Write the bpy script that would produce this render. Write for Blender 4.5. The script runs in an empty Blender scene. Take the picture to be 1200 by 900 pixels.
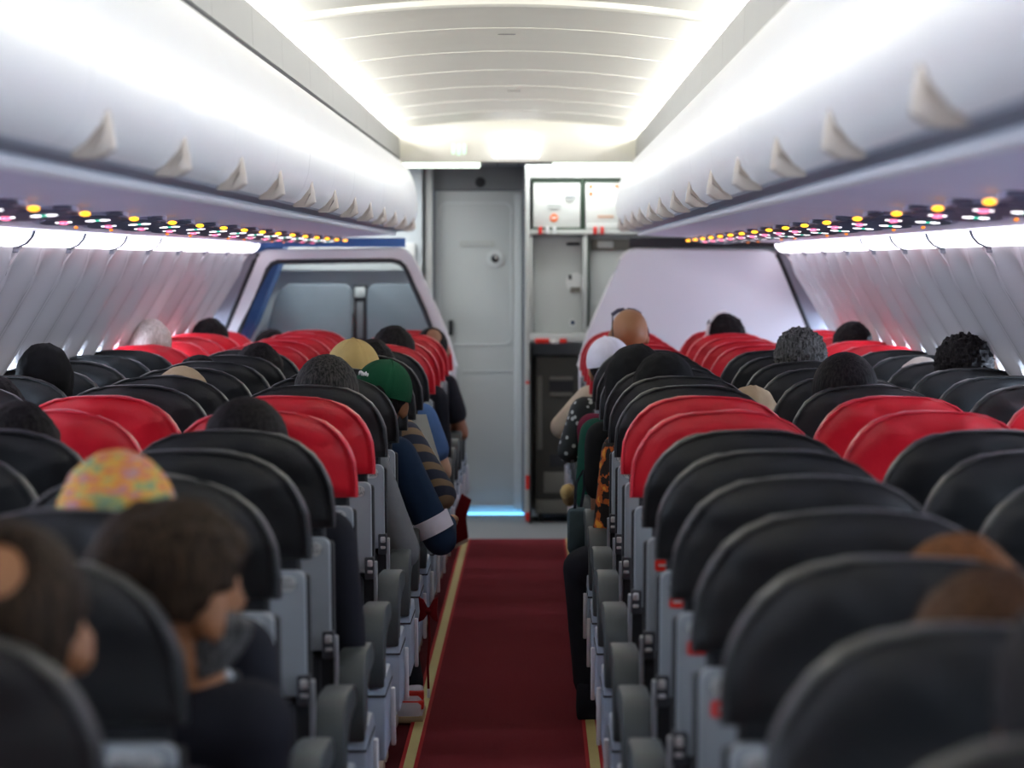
import bpy, bmesh, math, random
from mathutils import Vector, Matrix, noise, Euler
from mathutils.geometry import tessellate_polygon

SC = bpy.context.scene
COL = SC.collection
R = math.radians
random.seed(7)

# ------------------------------------------------------------------ camera
F = 3750.0                       # focal length in pixels of a 1200 x 900 frame
CAM = Vector((0.10, 0.0, 1.50))
PITCH = math.atan(145 / F)
YAW = math.atan(28 / F)
cam_data = bpy.data.cameras.new('camera')
cam = bpy.data.objects.new('camera', cam_data)
COL.objects.link(cam)
cam.location = CAM
cam.rotation_euler = (math.pi / 2 - PITCH, 0, YAW)
cam_data.sensor_width = 36
cam_data.lens = F / 1200 * 36
cam_data.clip_start = 0.05
cam_data.clip_end = 100
cam_data.dof.use_dof = True
cam_data.dof.focus_distance = 9.8
cam_data.dof.aperture_fstop = 4.6
SC.camera = cam
CROT = Euler(cam.rotation_euler).to_matrix()

def at(px, py, y):
    """world point where the ray of a photo pixel meets the cross-section at distance y"""
    d = CROT @ Vector((px - 600, 450 - py, -F))
    return CAM + d * ((y - CAM.y) / d.y)

# ------------------------------------------------------------------ world, lights, exposure
w = bpy.data.worlds.new('world'); SC.world = w
w.use_nodes = True
w.node_tree.nodes['Background'].inputs[0].default_value = (0.75, 0.82, 1.0, 1)
w.node_tree.nodes['Background'].inputs[1].default_value = 0.05
SC.view_settings.view_transform = 'Standard'
SC.view_settings.look = 'None'
SC.view_settings.gamma = 1
SC.view_settings.use_curve_mapping = False
SC.view_settings.exposure = 0.5

Y_BACK, Y_CEIL = -2.0, 17.70     # cabin ends behind the camera; ceiling ends at the lunette
def strip_light(name, x, z, tx, tz, y0, y1, width, energy, col):
    l = bpy.data.lights.new(name, 'AREA'); l.shape = 'RECTANGLE'
    l.size = width; l.size_y = y1 - y0; l.energy = energy; l.color = col
    o = bpy.data.objects.new(name, l); COL.objects.link(o)
    o.location = (x, (y0 + y1) / 2, z)
    zdir = -Vector((tx - x, 0, tz - z)).normalized()      # lamps shine along -Z
    ydir = Vector((0, 1, 0)); xdir = ydir.cross(zdir)
    o.rotation_euler = Matrix((xdir, ydir, zdir)).transposed().to_euler()
    return o
for sx in (-1, 1):               # fluorescent tubes in the two ceiling coves
    strip_light('ceiling_cove_light', sx * 0.705, 2.190, 0, 2.08, Y_BACK + .1, Y_CEIL - .05, .028, 92, (1, .995, .96))
for lx, le in ((-1.05, 9), (.35, 5)):   # unseen fill lights added to brighten the crew area and galley
    strip_light('entry_fill_light', lx, 2.045, lx, 0, 17.85, 18.25, .7, le, (.95, 1, .97))

# ------------------------------------------------------------------ materials
def mat(name, col, rough=.5, metal=0, noise_amt=0, noise_scale=20, bump=0, bump_scale=200, spec=.5,
        emit=None, estr=0, coat=0, sheen=0):
    m = bpy.data.materials.new(name); m.use_nodes = True
    nt = m.node_tree; b = nt.nodes['Principled BSDF']
    b.inputs['Base Color'].default_value = (*col, 1)
    b.inputs['Roughness'].default_value = rough
    b.inputs['Metallic'].default_value = metal
    b.inputs['Specular IOR Level'].default_value = spec
    b.inputs['Coat Weight'].default_value = coat
    b.inputs['Sheen Weight'].default_value = sheen
    if emit:
        b.inputs['Emission Color'].default_value = (*emit, 1)
        b.inputs['Emission Strength'].default_value = estr
    tc = nt.nodes.new('ShaderNodeTexCoord')
    if noise_amt:
        n = nt.nodes.new('ShaderNodeTexNoise'); n.inputs['Scale'].default_value = noise_scale
        n.inputs['Detail'].default_value = 3
        nt.links.new(tc.outputs['Object'], n.inputs['Vector'])
        r = nt.nodes.new('ShaderNodeMapRange')
        r.inputs['To Min'].default_value = 1 - noise_amt; r.inputs['To Max'].default_value = 1 + noise_amt
        nt.links.new(n.outputs['Fac'], r.inputs['Value'])
        v = nt.nodes.new('ShaderNodeVectorMath'); v.operation = 'SCALE'
        v.inputs[0].default_value = col
        nt.links.new(r.outputs['Result'], v.inputs['Scale'])
        nt.links.new(v.outputs['Vector'], b.inputs['Base Color'])
    if bump:
        n2 = nt.nodes.new('ShaderNodeTexNoise'); n2.inputs['Scale'].default_value = bump_scale
        n2.inputs['Detail'].default_value = 2
        nt.links.new(tc.outputs['Object'], n2.inputs['Vector'])
        bp = nt.nodes.new('ShaderNodeBump'); bp.inputs['Strength'].default_value = bump
        bp.inputs['Distance'].default_value = .01
        nt.links.new(n2.outputs['Fac'], bp.inputs['Height'])
        nt.links.new(bp.outputs['Normal'], b.inputs['Normal'])
    return m

def pattern_mat(name, kind, c1, c2, scale=30, rough=.8, c3=None, thr=.5, rot=(0, 0, 0)):
    """wave / voronoi / noise two- or three-colour cloth prints"""
    m = bpy.data.materials.new(name); m.use_nodes = True
    nt = m.node_tree; b = nt.nodes['Principled BSDF']; b.inputs['Roughness'].default_value = rough
    tc = nt.nodes.new('ShaderNodeTexCoord'); mp = nt.nodes.new('ShaderNodeMapping')
    mp.inputs['Rotation'].default_value = rot
    nt.links.new(tc.outputs['Object'], mp.inputs['Vector'])
    if kind == 'wave':
        t = nt.nodes.new('ShaderNodeTexWave'); t.inputs['Distortion'].default_value = 1.5; t.bands_direction = 'Z'; out = t.outputs['Fac']
    elif kind == 'voronoi':
        t = nt.nodes.new('ShaderNodeTexVoronoi'); out = t.outputs['Distance']
    else:
        t = nt.nodes.new('ShaderNodeTexNoise'); t.inputs['Detail'].default_value = 4; out = t.outputs['Fac']
    t.inputs['Scale'].default_value = scale
    nt.links.new(mp.outputs['Vector'], t.inputs['Vector'])
    cr = nt.nodes.new('ShaderNodeValToRGB'); cr.color_ramp.interpolation = 'CONSTANT' if kind != 'strand' else 'LINEAR'
    e = cr.color_ramp.elements
    e[0].position = 0; e[0].color = (*c1, 1); e[1].position = thr; e[1].color = (*c2, 1)
    if c3:
        k = e.new(min(.98, thr + .09)); k.color = (*c3, 1)
    nt.links.new(out, cr.inputs['Fac']); nt.links.new(cr.outputs['Color'], b.inputs['Base Color'])
    return m

def strand_mat(name, c1, c2, rough=.65):
    """hair: fine strands that run down the head"""
    m = bpy.data.materials.new(name); m.use_nodes = True
    nt = m.node_tree; b = nt.nodes['Principled BSDF']; b.inputs['Roughness'].default_value = rough
    b.inputs['Specular IOR Level'].default_value = .08
    tc = nt.nodes.new('ShaderNodeTexCoord'); mp = nt.nodes.new('ShaderNodeMapping')
    mp.inputs['Scale'].default_value = (1, 1, .06)
    nt.links.new(tc.outputs['Object'], mp.inputs['Vector'])
    t = nt.nodes.new('ShaderNodeTexNoise'); t.inputs['Scale'].default_value = 170; t.inputs['Detail'].default_value = 2
    nt.links.new(mp.outputs['Vector'], t.inputs['Vector'])
    cr = nt.nodes.new('ShaderNodeValToRGB'); e = cr.color_ramp.elements
    e[0].position = .35; e[0].color = (*c1, 1); e[1].position = .72; e[1].color = (*c2, 1)
    nt.links.new(t.outputs['Fac'], cr.inputs['Fac']); nt.links.new(cr.outputs['Color'], b.inputs['Base Color'])
    bp = nt.nodes.new('ShaderNodeBump'); bp.inputs['Strength'].default_value = .5; bp.inputs['Distance'].default_value = .004
    nt.links.new(t.outputs['Fac'], bp.inputs['Height']); nt.links.new(bp.outputs['Normal'], b.inputs['Normal'])
    return m

M = {}
M['black'] = mat('black_leather', (.010, .011, .012), .43, noise_amt=.25, noise_scale=6, bump=.07, bump_scale=90, spec=.42)
M['red'] = mat('red_leather', (.60, .008, .02), .38, noise_amt=.12, noise_scale=6, bump=.06, bump_scale=90, spec=.5)
M['black_pipe'] = mat('black_piping', (.020, .021, .021), .5)
M['red_pipe'] = mat('red_piping', (.62, .02, .04), .4)
M['shell'] = mat('grey_seat_plastic', (.29, .325, .35), .42, noise_amt=.05, bump=.06, bump_scale=600)
M['shell2'] = mat('pale_blue_grey_plastic', (.35, .41, .50), .38, bump=.05, bump_scale=500)
M['arm'] = mat('charcoal_armrest_pad', (.045, .054, .058), .48, bump=.12, bump_scale=500)
M['dark'] = mat('dark_fabric', (.008, .009, .011), .8)
M['chrome'] = mat('chrome', (.85, .82, .8), .32, .7)
M['steel'] = mat('brushed_aluminium', (.55, .57, .6), .35, .8)
M['placard'] = mat('placard_white', (.55, .57, .55), .45)
M['ink'] = mat('placard_ink', (.13, .13, .13), .6)
M['tagred'] = mat('red_tag', (.75, .02, .01), .45)
M['tan'] = mat('tan_plastic', (.45, .36, .28), .5)
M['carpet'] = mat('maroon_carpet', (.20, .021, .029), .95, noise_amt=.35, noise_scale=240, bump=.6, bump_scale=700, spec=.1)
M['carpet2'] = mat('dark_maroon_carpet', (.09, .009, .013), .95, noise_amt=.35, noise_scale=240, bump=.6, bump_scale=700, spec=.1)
M['redline'] = mat('red_edging', (.36, .012, .015), .8, spec=.2)
M['yellow'] = mat('photoluminescent_strip', (.50, .42, .15), .55, noise_amt=.1, noise_scale=60)
M['vinyl'] = mat('grey_vinyl_floor', (.23, .235, .25), .6, noise_amt=.12, noise_scale=120)
M['bin'] = mat('white_bin_plastic', (.80, .80, .82), .32, noise_amt=.015, noise_scale=3, spec=.5)
M['valance'] = mat('grey_bin_lip', (.26, .29, .35), .45, noise_amt=.1, noise_scale=8)
M['lip'] = mat('white_edge_trim', (.86, .86, .90), .3)
M['latch'] = mat('taupe_latch', (.46, .40, .355), .5)
M['psu'] = mat('service_channel_lilac_cast', (.66, .61, .76), .38, noise_amt=.05, noise_scale=4)  # lilac cast of the cabin light put into the base colour
M['lens'] = mat('smoked_sign_lens', (.075, .08, .13), .45, spec=.4)
M['rim'] = mat('service_panel_rim', (.42, .42, .58), .35)
M['amber'] = mat('amber_reading_lamp', (.9, .4, .02), .4, emit=(1, .42, .02), estr=2.2)
M['orange'] = mat('orange_call_lamp', (.8, .25, .03), .4, emit=(1, .25, .03), estr=.9)
M['signwhite'] = mat('lit_sign_white', (.9, .9, .9), .4, emit=(1, .95, 1), estr=1.6)
M['signpink'] = mat('lit_sign_red', (.9, .3, .45), .4, emit=(1, .15, .30), estr=1.2)
M['signgreen'] = mat('lit_sign_green', (.05, .6, .4), .4, emit=(.02, .5, .3), estr=.8)
M['wall'] = mat('sidewall_plastic', (.84, .815, .825), .24, noise_amt=.02, noise_scale=5)
M['covelens'] = mat('sidewall_light_lens', (.9, .9, .9), .4, emit=(.93, .88, 1.0), estr=3.0)
M['clip'] = mat('grey_clip', (.35, .36, .42), .4)
M['daylight'] = mat('daylit_window_pane', (.8, .9, 1), .2, emit=(.66, .80, 1.0), estr=19)
M['ceil'] = mat('ceiling_panel', (.72, .705, .63), .45, noise_amt=.03, noise_scale=4)
M['strip'] = mat('ceiling_side_strip', (.19, .19, .18), .5, noise_amt=.04, noise_scale=6)
M['gap'] = mat('dark_gap', (.03, .03, .035), .8)
M['lampbar'] = mat('entry_light_bar', (.9, 1, .9), .4, emit=(.88, 1, .86), estr=1.7)
M['sign'] = mat('lit_white_sign', (.9, .9, .9), .4, emit=(.95, .95, 1), estr=1.3)
M['partition'] = mat('partition_laminate', (.84, .84, .90), .5, noise_amt=.015, noise_scale=4)
M['pframe'] = mat('partition_frame', (.76, .74, .77), .45)
M['door'] = mat('grey_door_laminate', (.60, .625, .635), .5, noise_amt=.02, noise_scale=5)
M['doortrim'] = mat('door_trim', (.70, .73, .75), .4)
M['entry'] = mat('entry_wall', (.62, .66, .70), .5)
M['header'] = mat('grey_header', (.20, .205, .22), .6)
M['galley'] = mat('galley_white', (.55, .56, .55), .45)
M['boxwhite'] = mat('container_white', (.66, .665, .65), .45)
M['galley2'] = mat('galley_panel_grey', (.62, .64, .63), .5)
M['seal'] = mat('green_black_seal', (.03, .055, .035), .6)
M['trolley'] = mat('trolley_olive_grey', (.045, .042, .035), .5)
M['trolley2'] = mat('trolley_handle_grey', (.17, .16, .14), .5)
M['cyan'] = mat('blue_light_gap', (.3, .7, 1), .4, emit=(.16, .55, 1), estr=2.2)
M['jump'] = mat('blue_grey_upholstery', (.22, .255, .29), .7, noise_amt=.1, noise_scale=8, bump=.1, bump_scale=60)
M['bluestreak'] = mat('blue_light_streak', (.05, .15, .42), .5)  # blue light put into the surface colour
M['decal_orange'] = mat('orange_sticker', (.9, .16, .02), .5)
M['white'] = mat('white_plastic', (.8, .8, .8), .4)
M['skin_tan'] = mat('skin_tan', (.32, .14, .06), .5, noise_amt=.06, noise_scale=30)
M['skin_brown'] = mat('skin_brown', (.27, .12, .065), .5, noise_amt=.06, noise_scale=30)
M['skin_light'] = mat('skin_light', (.55, .34, .24), .5, noise_amt=.06, noise_scale=30)
M['eye'] = mat('eye_dark', (.05, .03, .02), .2)
M['hair_black'] = strand_mat('hair_black', (.006, .005, .006), (.025, .022, .022))
M['hair_brown'] = strand_mat('hair_dark_brown', (.012, .008, .006), (.05, .032, .02))
M['hair_ginger'] = strand_mat('hair_ginger_brown', (.09, .035, .012), (.26, .11, .04))
M['hair_mid'] = strand_mat('hair_mid_brown', (.035, .018, .010), (.10, .05, .026))
M['hair_grey'] = strand_mat('hair_salt_pepper', (.02, .02, .02), (.17, .17, .165))
M['hair_streak'] = strand_mat('hair_grey_streaked', (.006, .006, .006), (.07, .065, .06))
M['hair_white'] = strand_mat('hair_white', (.50, .43, .38), (.80, .74, .70))
def cloth(name, c): M[name] = mat(name, c, .9, noise_amt=.12, noise_scale=25, bump=.3, bump_scale=500, spec=.2)
for k, c in dict(c_navy=(.012, .028, .065), c_dark=(.014, .015, .022), c_black=(.008, .008, .009), c_grey=(.14, .145, .15),
                 c_blue=(.08, .16, .36), c_cream=(.52, .44, .34), c_maroon=(.15, .012, .04), c_green=(.006, .055, .035),
                 c_white=(.72, .70, .80), c_tan=(.50, .36, .14), c_capgreen=(.006, .07, .03), c_beige=(.50, .38, .24),
                 c_khaki=(.30, .20, .09), c_jeans=(.03, .06, .13), c_teal=(.05, .075, .085), c_ribbon=(.13, .002, .004),
                 c_palewhite=(.75, .68, .62)).items(): cloth(k, c)
M['c_stripe'] = pattern_mat('brown_navy_striped_knit', 'wave', (.012, .018, .04), (.20, .13, .07), 6, rot=(.6, .3, 0), thr=.6)
M['c_batik'] = pattern_mat('orange_black_batik', 'noise', (.012, .008, .006), (.55, .11, .01), 26, thr=.56, c3=(.75, .33, .03))
M['c_floral'] = pattern_mat('black_white_floral', 'voronoi', (.42, .44, .43), (.008, .012, .012), 30, thr=.24)
def knit_mat():
    m = bpy.data.materials.new('multicolour_knit'); m.use_nodes = True
    nt = m.node_tree; b = nt.nodes['Principled BSDF']; b.inputs['Roughness'].default_value = .9
    tc = nt.nodes.new('ShaderNodeTexCoord'); mp = nt.nodes.new('ShaderNodeMapping'); mp.inputs['Scale'].default_value = (1, 1, 3)
    n = nt.nodes.new('ShaderNodeTexNoise'); n.inputs['Scale'].default_value = 24; n.inputs['Detail'].default_value = 3
    cr = nt.nodes.new('ShaderNodeValToRGB'); e = cr.color_ramp.elements
    e[0].position = .28; e[0].color = (.16, .28, .22, 1); e[1].position = .74; e[1].color = (.50, .07, .03, 1)
    for p, c in ((.40, (.30, .36, .14)), (.47, (.70, .36, .05)), (.54, (.62, .20, .06)), (.60, (.50, .20, .22)), (.67, (.34, .36, .30))):
        e.new(p).color = (*c, 1)
    wv = nt.nodes.new('ShaderNodeTexWave'); wv.bands_direction = 'Z'; wv.inputs['Scale'].default_value = 60
    bp = nt.nodes.new('ShaderNodeBump'); bp.inputs['Strength'].default_value = .4; bp.inputs['Distance'].default_value = .004
    L = nt.links.new
    L(tc.outputs['Object'], mp.inputs['Vector']); L(mp.outputs['Vector'], n.inputs['Vector']); L(n.outputs['Fac'], cr.inputs['Fac'])
    L(cr.outputs['Color'], b.inputs['Base Color']); L(tc.outputs['Object'], wv.inputs['Vector'])
    L(wv.outputs['Fac'], bp.inputs['Height']); L(bp.outputs['Normal'], b.inputs['Normal'])
    return m
M['c_kufi'] = knit_mat()
def glass_mat():
    m = bpy.data.materials.new('partition_glazing'); m.use_nodes = True
    nt = m.node_tree; nt.nodes.remove(nt.nodes['Principled BSDF'])
    t = nt.nodes.new('ShaderNodeBsdfTransparent'); t.inputs[0].default_value = (.88, .90, .92, 1)
    g = nt.nodes.new('ShaderNodeBsdfGlossy'); g.inputs['Roughness'].default_value = .06
    fr = nt.nodes.new('ShaderNodeFresnel'); fr.inputs['IOR'].default_value = 1.35
    mx = nt.nodes.new('ShaderNodeMixShader')
    L = nt.links.new
    L(fr.outputs[0], mx.inputs[0]); L(t.outputs[0], mx.inputs[1]); L(g.outputs[0], mx.inputs[2])
    L(mx.outputs[0], nt.nodes['Material Output'].inputs['Surface'])
    return m
M['glass'] = glass_mat()

# ------------------------------------------------------------------ mesh helpers
class MB:
    """collects shapes; mesh() turns them into ONE mesh"""
    def __init__(s): s.v, s.f = [], []
    def add(s, v, f):
        o = len(s.v); s.v += [tuple(p) for p in v]; s.f += [tuple(i + o for i in q) for q in f]; return s
    def box(s, x0, x1, y0, y1, z0, z1, bev=0, seg=2):
        bm = bmesh.new(); bmesh.ops.create_cube(bm, size=1)
        for p in bm.verts:
            p.co = ((x0 + x1) / 2 + p.co.x * (x1 - x0), (y0 + y1) / 2 + p.co.y * (y1 - y0), (z0 + z1) / 2 + p.co.z * (z1 - z0))
        if bev: bmesh.ops.bevel(bm, geom=bm.edges[:], offset=bev, segments=seg, affect='EDGES', profile=.5)
        return s.bm(bm)
    def bm(s, bm):
        bm.verts.index_update(); s.add([p.co[:] for p in bm.verts], [[p.index for p in q.verts] for q in bm.faces]); bm.free(); return s
    def loft(s, rings, closed=True, cap0=True, cap1=True):
        n = len(rings[0]); v = [p for r in rings for p in r]; f = []
        for i in range(len(rings) - 1):
            for j in range(n if closed else n - 1):
                k = (j + 1) % n
                f.append((i * n + j, i * n + k, (i + 1) * n + k, (i + 1) * n + j))
        if cap0: f.append(tuple(range(n - 1, -1, -1)))
        if cap1: f.append(tuple((len(rings) - 1) * n + j for j in range(n)))
        return s.add(v, f)
    def tube(s, pts, r, n=8, closed=False):
        pts = [Vector(p) for p in pts]; rings = []; m = len(pts)
        rr = r if isinstance(r, (list, tuple)) else [r] * m
        for i, p in enumerate(pts):
            a = pts[(i - 1) % m] if (closed or i > 0) else p
            b = pts[(i + 1) % m] if (closed or i < m - 1) else p
            t = (b - a).normalized()
            u = t.cross(Vector((0, 0, 1)) if abs(t.z) < .9 else Vector((1, 0, 0))).normalized(); q = t.cross(u)
            rings.append([p + (u * math.cos(2 * math.pi * k / n) + q * math.sin(2 * math.pi * k / n)) * rr[i] for k in range(n)])
        if closed: rings.append(rings[0])
        return s.loft(rings, True, not closed, not closed)
    def capsule(s, a, b, r1, r2, n=12):
        a, b = Vector(a), Vector(b); t = b - a; L = t.length; t = t / L if L > 1e-6 else Vector((0, 0, 1))
        u = t.cross(Vector((0, 0, 1)) if abs(t.z) < .9 else Vector((1, 0, 0))).normalized(); q = t.cross(u)
        rings = []
        for k in range(-4, 0): rings.append((a + t * r1 * math.sin(k / 4 * math.pi / 2 * .97), r1 * math.cos(k / 4 * math.pi / 2 * .97)))
        for k in range(0, 5): rings.append((a + t * L * k / 4, r1 + (r2 - r1) * k / 4))
        for k in range(1, 5): rings.append((b + t * r2 * math.sin(k / 4 * math.pi / 2 * .97), r2 * math.cos(k / 4 * math.pi / 2 * .97)))
        return s.loft([[c + (u * math.cos(2 * math.pi * j / n) + q * math.sin(2 * math.pi * j / n)) * rr for j in range(n)] for c, rr in rings])
    def ellipsoid(s, c, r, nu=20, nv=12, mtx=None):
        c = Vector(c); rings = []
        for i in range(nv + 1):
            ph = -math.pi / 2 * .985 + math.pi * .985 * i / nv; ring = []
            for j in range(nu):
                th = 2 * math.pi * j / nu
                p = Vector((r[0] * math.cos(ph) * math.cos(th), r[1] * math.cos(ph) * math.sin(th), r[2] * math.sin(ph)))
                ring.append((mtx @ p if mtx else p) + c)
            rings.append(ring)
        return s.loft(rings)
    def prism(s, poly, axis, a, b, bev=0):
        """polygon of (u, v) extruded along axis ('x': u=y v=z, 'y': u=x v=z, 'z': u=x v=y)"""
        def P(u, v, t): return {'x': (t, u, v), 'y': (u, t, v), 'z': (u, v, t)}[axis]
        bm = bmesh.new()
        f = bm.faces.new([bm.verts.new(P(u, v, a)) for u, v in poly])
        g = bmesh.ops.extrude_face_region(bm, geom=[f])
        d = Vector(P(0, 0, b)) - Vector(P(0, 0, a))
        for p in [e for e in g['geom'] if isinstance(e, bmesh.types.BMVert)]: p.co += d
        bmesh.ops.recalc_face_normals(bm, faces=bm.faces)
        if bev:
            ed = [e for e in bm.edges if len(e.link_faces) == 2 and e.calc_face_angle(0) > .6]
            bmesh.ops.bevel(bm, geom=ed, offset=bev, segments=2, affect='EDGES', profile=.5)
        return s.bm(bm)
    def plate(s, outer, holes, y0, y1):
        """flat plate in x/z with holes, from y0 to y1"""
        loops = [outer] + holes
        flat = [p for l in loops for p in l]; n = len(flat)
        tri = tessellate_polygon([[Vector((p[0], p[1], 0)) for p in l] for l in loops])
        v = [(p[0], y0, p[1]) for p in flat] + [(p[0], y1, p[1]) for p in flat]
        f = [tuple(t) for t in tri] + [tuple(i + n for i in reversed(t)) for t in tri]
        o = 0
        for l in loops:
            for i in range(len(l)):
                a, b = o + i, o + (i + 1) % len(l)
                f.append((a, b, b + n, a + n))
            o += len(l)
        return s.add(v, f)
    def xform(s, mtx): s.v = [tuple(mtx @ Vector(p)) for p in s.v]; return s
    def mesh(s, name, m, smooth=True, sharp=35):
        me = bpy.data.meshes.new(name); me.from_pydata(s.v, [], s.f); me.update()
        bm = bmesh.new(); bm.from_mesh(me)
        bmesh.ops.recalc_face_normals(bm, faces=bm.faces)
        if smooth:
            for q in bm.faces: q.smooth = True
            for e in bm.edges:
                if len(e.link_faces) == 2 and e.calc_face_angle(0) > R(sharp): e.smooth = False
        bm.to_mesh(me); bm.free()
        me.materials.append(M[m] if isinstance(m, str) else m)
        return me

def obj(name, me, parent=None, loc=(0, 0, 0), rot=(0, 0, 0)):
    o = bpy.data.objects.new(name, me); COL.objects.link(o)
    o.location = loc; o.rotation_euler = rot
    if parent: o.parent = parent
    return o
def build(name, mb, m, parent=None, loc=(0, 0, 0), **k): return obj(name, mb.mesh(name, m, **k), parent, loc)
def empty(name, loc): 
    o = obj(name, None, None, loc); o.empty_display_size = .1; return o
def tag(o, label, cat, group=None):
    o['label'] = label; o['category'] = cat
    if group: o['group'] = group
    return o
def struct(o, label=None):
    o['kind'] = 'structure'
    if label: o['label'] = label
    return o
def rrect(x0, x1, z0, z1, r, n=5):
    out = []
    for cx, cz, a0 in ((x1 - r, z1 - r, 0), (x0 + r, z1 - r, 90), (x0 + r, z0 + r, 180), (x1 - r, z0 + r, 270)):
        for k in range(n + 1):
            a = R(a0 + 90 * k / n); out.append((cx + r * math.cos(a), cz + r * math.sin(a)))
    return out
def disc(cx, cz, r, n=20): return [(cx + r * math.cos(2 * math.pi * k / n), cz + r * math.sin(2 * math.pi * k / n)) for k in range(n)]
def text_mesh(name, body, size, m, depth=0):
    c = bpy.data.curves.new(name, 'FONT'); c.body = body; c.size = size; c.align_x = 'CENTER'; c.align_y = 'CENTER'; c.extrude = depth
    c.space_line = .85
    o = bpy.data.objects.new(name, c); COL.objects.link(o)
    me = bpy.data.meshes.new_from_object(o.evaluated_get(bpy.context.evaluated_depsgraph_get()))
    bpy.data.objects.remove(o); bpy.data.curves.remove(c)
    me.name = name; me.materials.clear(); me.materials.append(M[m]); return me
ORD = ['zeroth', 'first', 'second', 'third', 'fourth', 'fifth', 'sixth', 'seventh', 'eighth', 'ninth', 'tenth', 'eleventh',
       'twelfth', 'thirteenth', 'fourteenth', 'fifteenth', 'sixteenth', 'seventeenth', 'eighteenth', 'nineteenth']
SIDE = {-1: 'glazed-partition side', 1: 'galley side'}

# ------------------------------------------------------------------ rows: distance of each seat-back top
def row_y(n):
    if n <= 5: return 3.11 + .72 * n
    if n == 6: return 7.57
    return 8.40 + .72 * (n - 7)
Y_PART = 17.15                   # partitions and the end of the carpet
Y_DOOR = 18.75

# ------------------------------------------------------------------ floor
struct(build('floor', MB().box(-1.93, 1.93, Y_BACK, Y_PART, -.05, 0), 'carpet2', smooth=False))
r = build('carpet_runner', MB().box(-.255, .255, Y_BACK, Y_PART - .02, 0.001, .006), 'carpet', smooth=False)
tag(r, 'maroon carpet runner along the aisle between the yellow strips', 'carpet')
for sx in (-1, 1):
    e = empty('floor_path_strip', (sx * .276, 0, 0))
    build('strip', MB().box(-.015, .015, Y_BACK, Y_PART - .02, .001, .008), 'yellow', e, smooth=False)
    for q in (-1, 1):
        build('edging', MB().box(min(q * .0155, q * .027), max(q * .0155, q * .027), Y_BACK, Y_PART - .02, .001, .007), 'redline', e, smooth=False)
    tag(e, 'yellow floor path strip with red edging, ' + SIDE[sx] + ' of the aisle', 'floor strip')
f2 = struct(build('floor_entry', MB().box(-1.9, 1.9, Y_PART, 19.2, -.05, 0.002), 'vinyl', smooth=False)); f2.name = 'floor_entry'

# ------------------------------------------------------------------ side walls with windows
WALL = [(1.43, 1.540), (1.475, 1.475), (1.525, 1.392), (1.58, 1.30), (1.635, 1.21), (1.70, 1.10), (1.765, .98), (1.82, .85),
        (1.85, .68), (1.86, .45), (1.855, .2), (1.85, 0)]
def wall_x(z):
    for (xa, za), (xb, zb) in zip(WALL, WALL[1:]):
        if zb <= z <= za: return xa + (xb - xa) * (za - z) / (za - zb)
    return WALL[0][0] if z > WALL[0][1] else WALL[-1][0]
BAY = .5335
def bay_mesh(sx):
    """one window bay: curved sidewall with a real rounded opening and a tunnel behind it"""
    NA, NR = 72, 9; zc = 1.02; hw, hh = .125, .175
    W = BAY / 2 - .002; ztop, zbot = 1.54, 0.0
    rings = []
    for r_ in range(NR + 1):
        t = r_ / NR; ring = []
        for k in range(NA):
            a = 2 * math.pi * k / NA; c, s_ = math.cos(a), math.sin(a)
            n = 2 / 3.2
            ix = hw * math.copysign(abs(c) ** n, c); iz = hh * math.copysign(abs(s_) ** n, s_)
            # outer rectangle: perimeter by angle, stretched to the asymmetric height
            hz = (ztop - zc) if s_ >= 0 else (zc - zbot)
            m_ = max(abs(c), abs(s_)); ox, oz = c / m_ * W, s_ / m_ * hz
            u = ix + (ox - ix) * t; z = zc + iz + (oz - iz) * t
            ring.append((u, z))
        rings.append(ring)
    def X(u, z):
        amp = .046 * min(1, max(0, (1.56 - z) / .12)) * min(1, max(0, (z - .98) / .15))
        x = wall_x(z) - amp * (math.cos(2 * math.pi * u / BAY + math.pi) * .5 + .5) + .006
        if abs(u) > W - .004: x += .006
        return sx * x
    mb = MB()
    L = [[(X(u, z), u, z) for u, z in r_] for r_ in rings]
    tun = [[(sx * (wall_x(z) + d), u * k, 1.02 + (z - 1.02) * k) for u, z in rings[0]] for d, k in ((.10, .86), (.03, .94))]
    mb.loft(tun + L, True, False, False)
    pane = MB().add([(sx * (wall_x(z) + .095), u * .88, 1.02 + (z - 1.02) * .88) for u, z in rings[0]], [tuple(range(NA))])
    return mb.mesh('wall_bay', 'wall', sharp=50), pane.mesh('pane', 'daylight', smooth=False)
WIN_Y0 = 8.333 - 14 * BAY                   # first bay start; joints every second bay
n_win = 0
for sx, nm in ((-1, 'left'), (1, 'right')):
    bay, pane = bay_mesh(sx)
    wr = MB().loft([[(sx * x, y, z) for x, z in WALL] for y in (Y_BACK, WIN_Y0)], False, False, False)
    wall = struct(build('wall_' + nm, wr, 'wall'))
    for k in range(40):
        y = WIN_Y0 + BAY * (k + .5)
        if y + BAY / 2 > Y_PART + .35: break
        b = obj('wall_bay', bay, wall, (0, y, 0))
        n_win += 1
        wd = struct(obj('window_%d' % n_win, pane, None, (0, y, 0)))
    for k in range(0, 16):        # joint mouldings between wall panels
        y = WIN_Y0 + 2 * BAY * k
        mb = MB().loft([[(sx * (x - .022 + d), y + q, z) for x, z in WALL] for q, d in ((-.003, .006), (-.002, -.001), (.002, -.001), (.003, .006))], False, False, False)
        build('panel_joint', mb, 'wall', wall)

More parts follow.
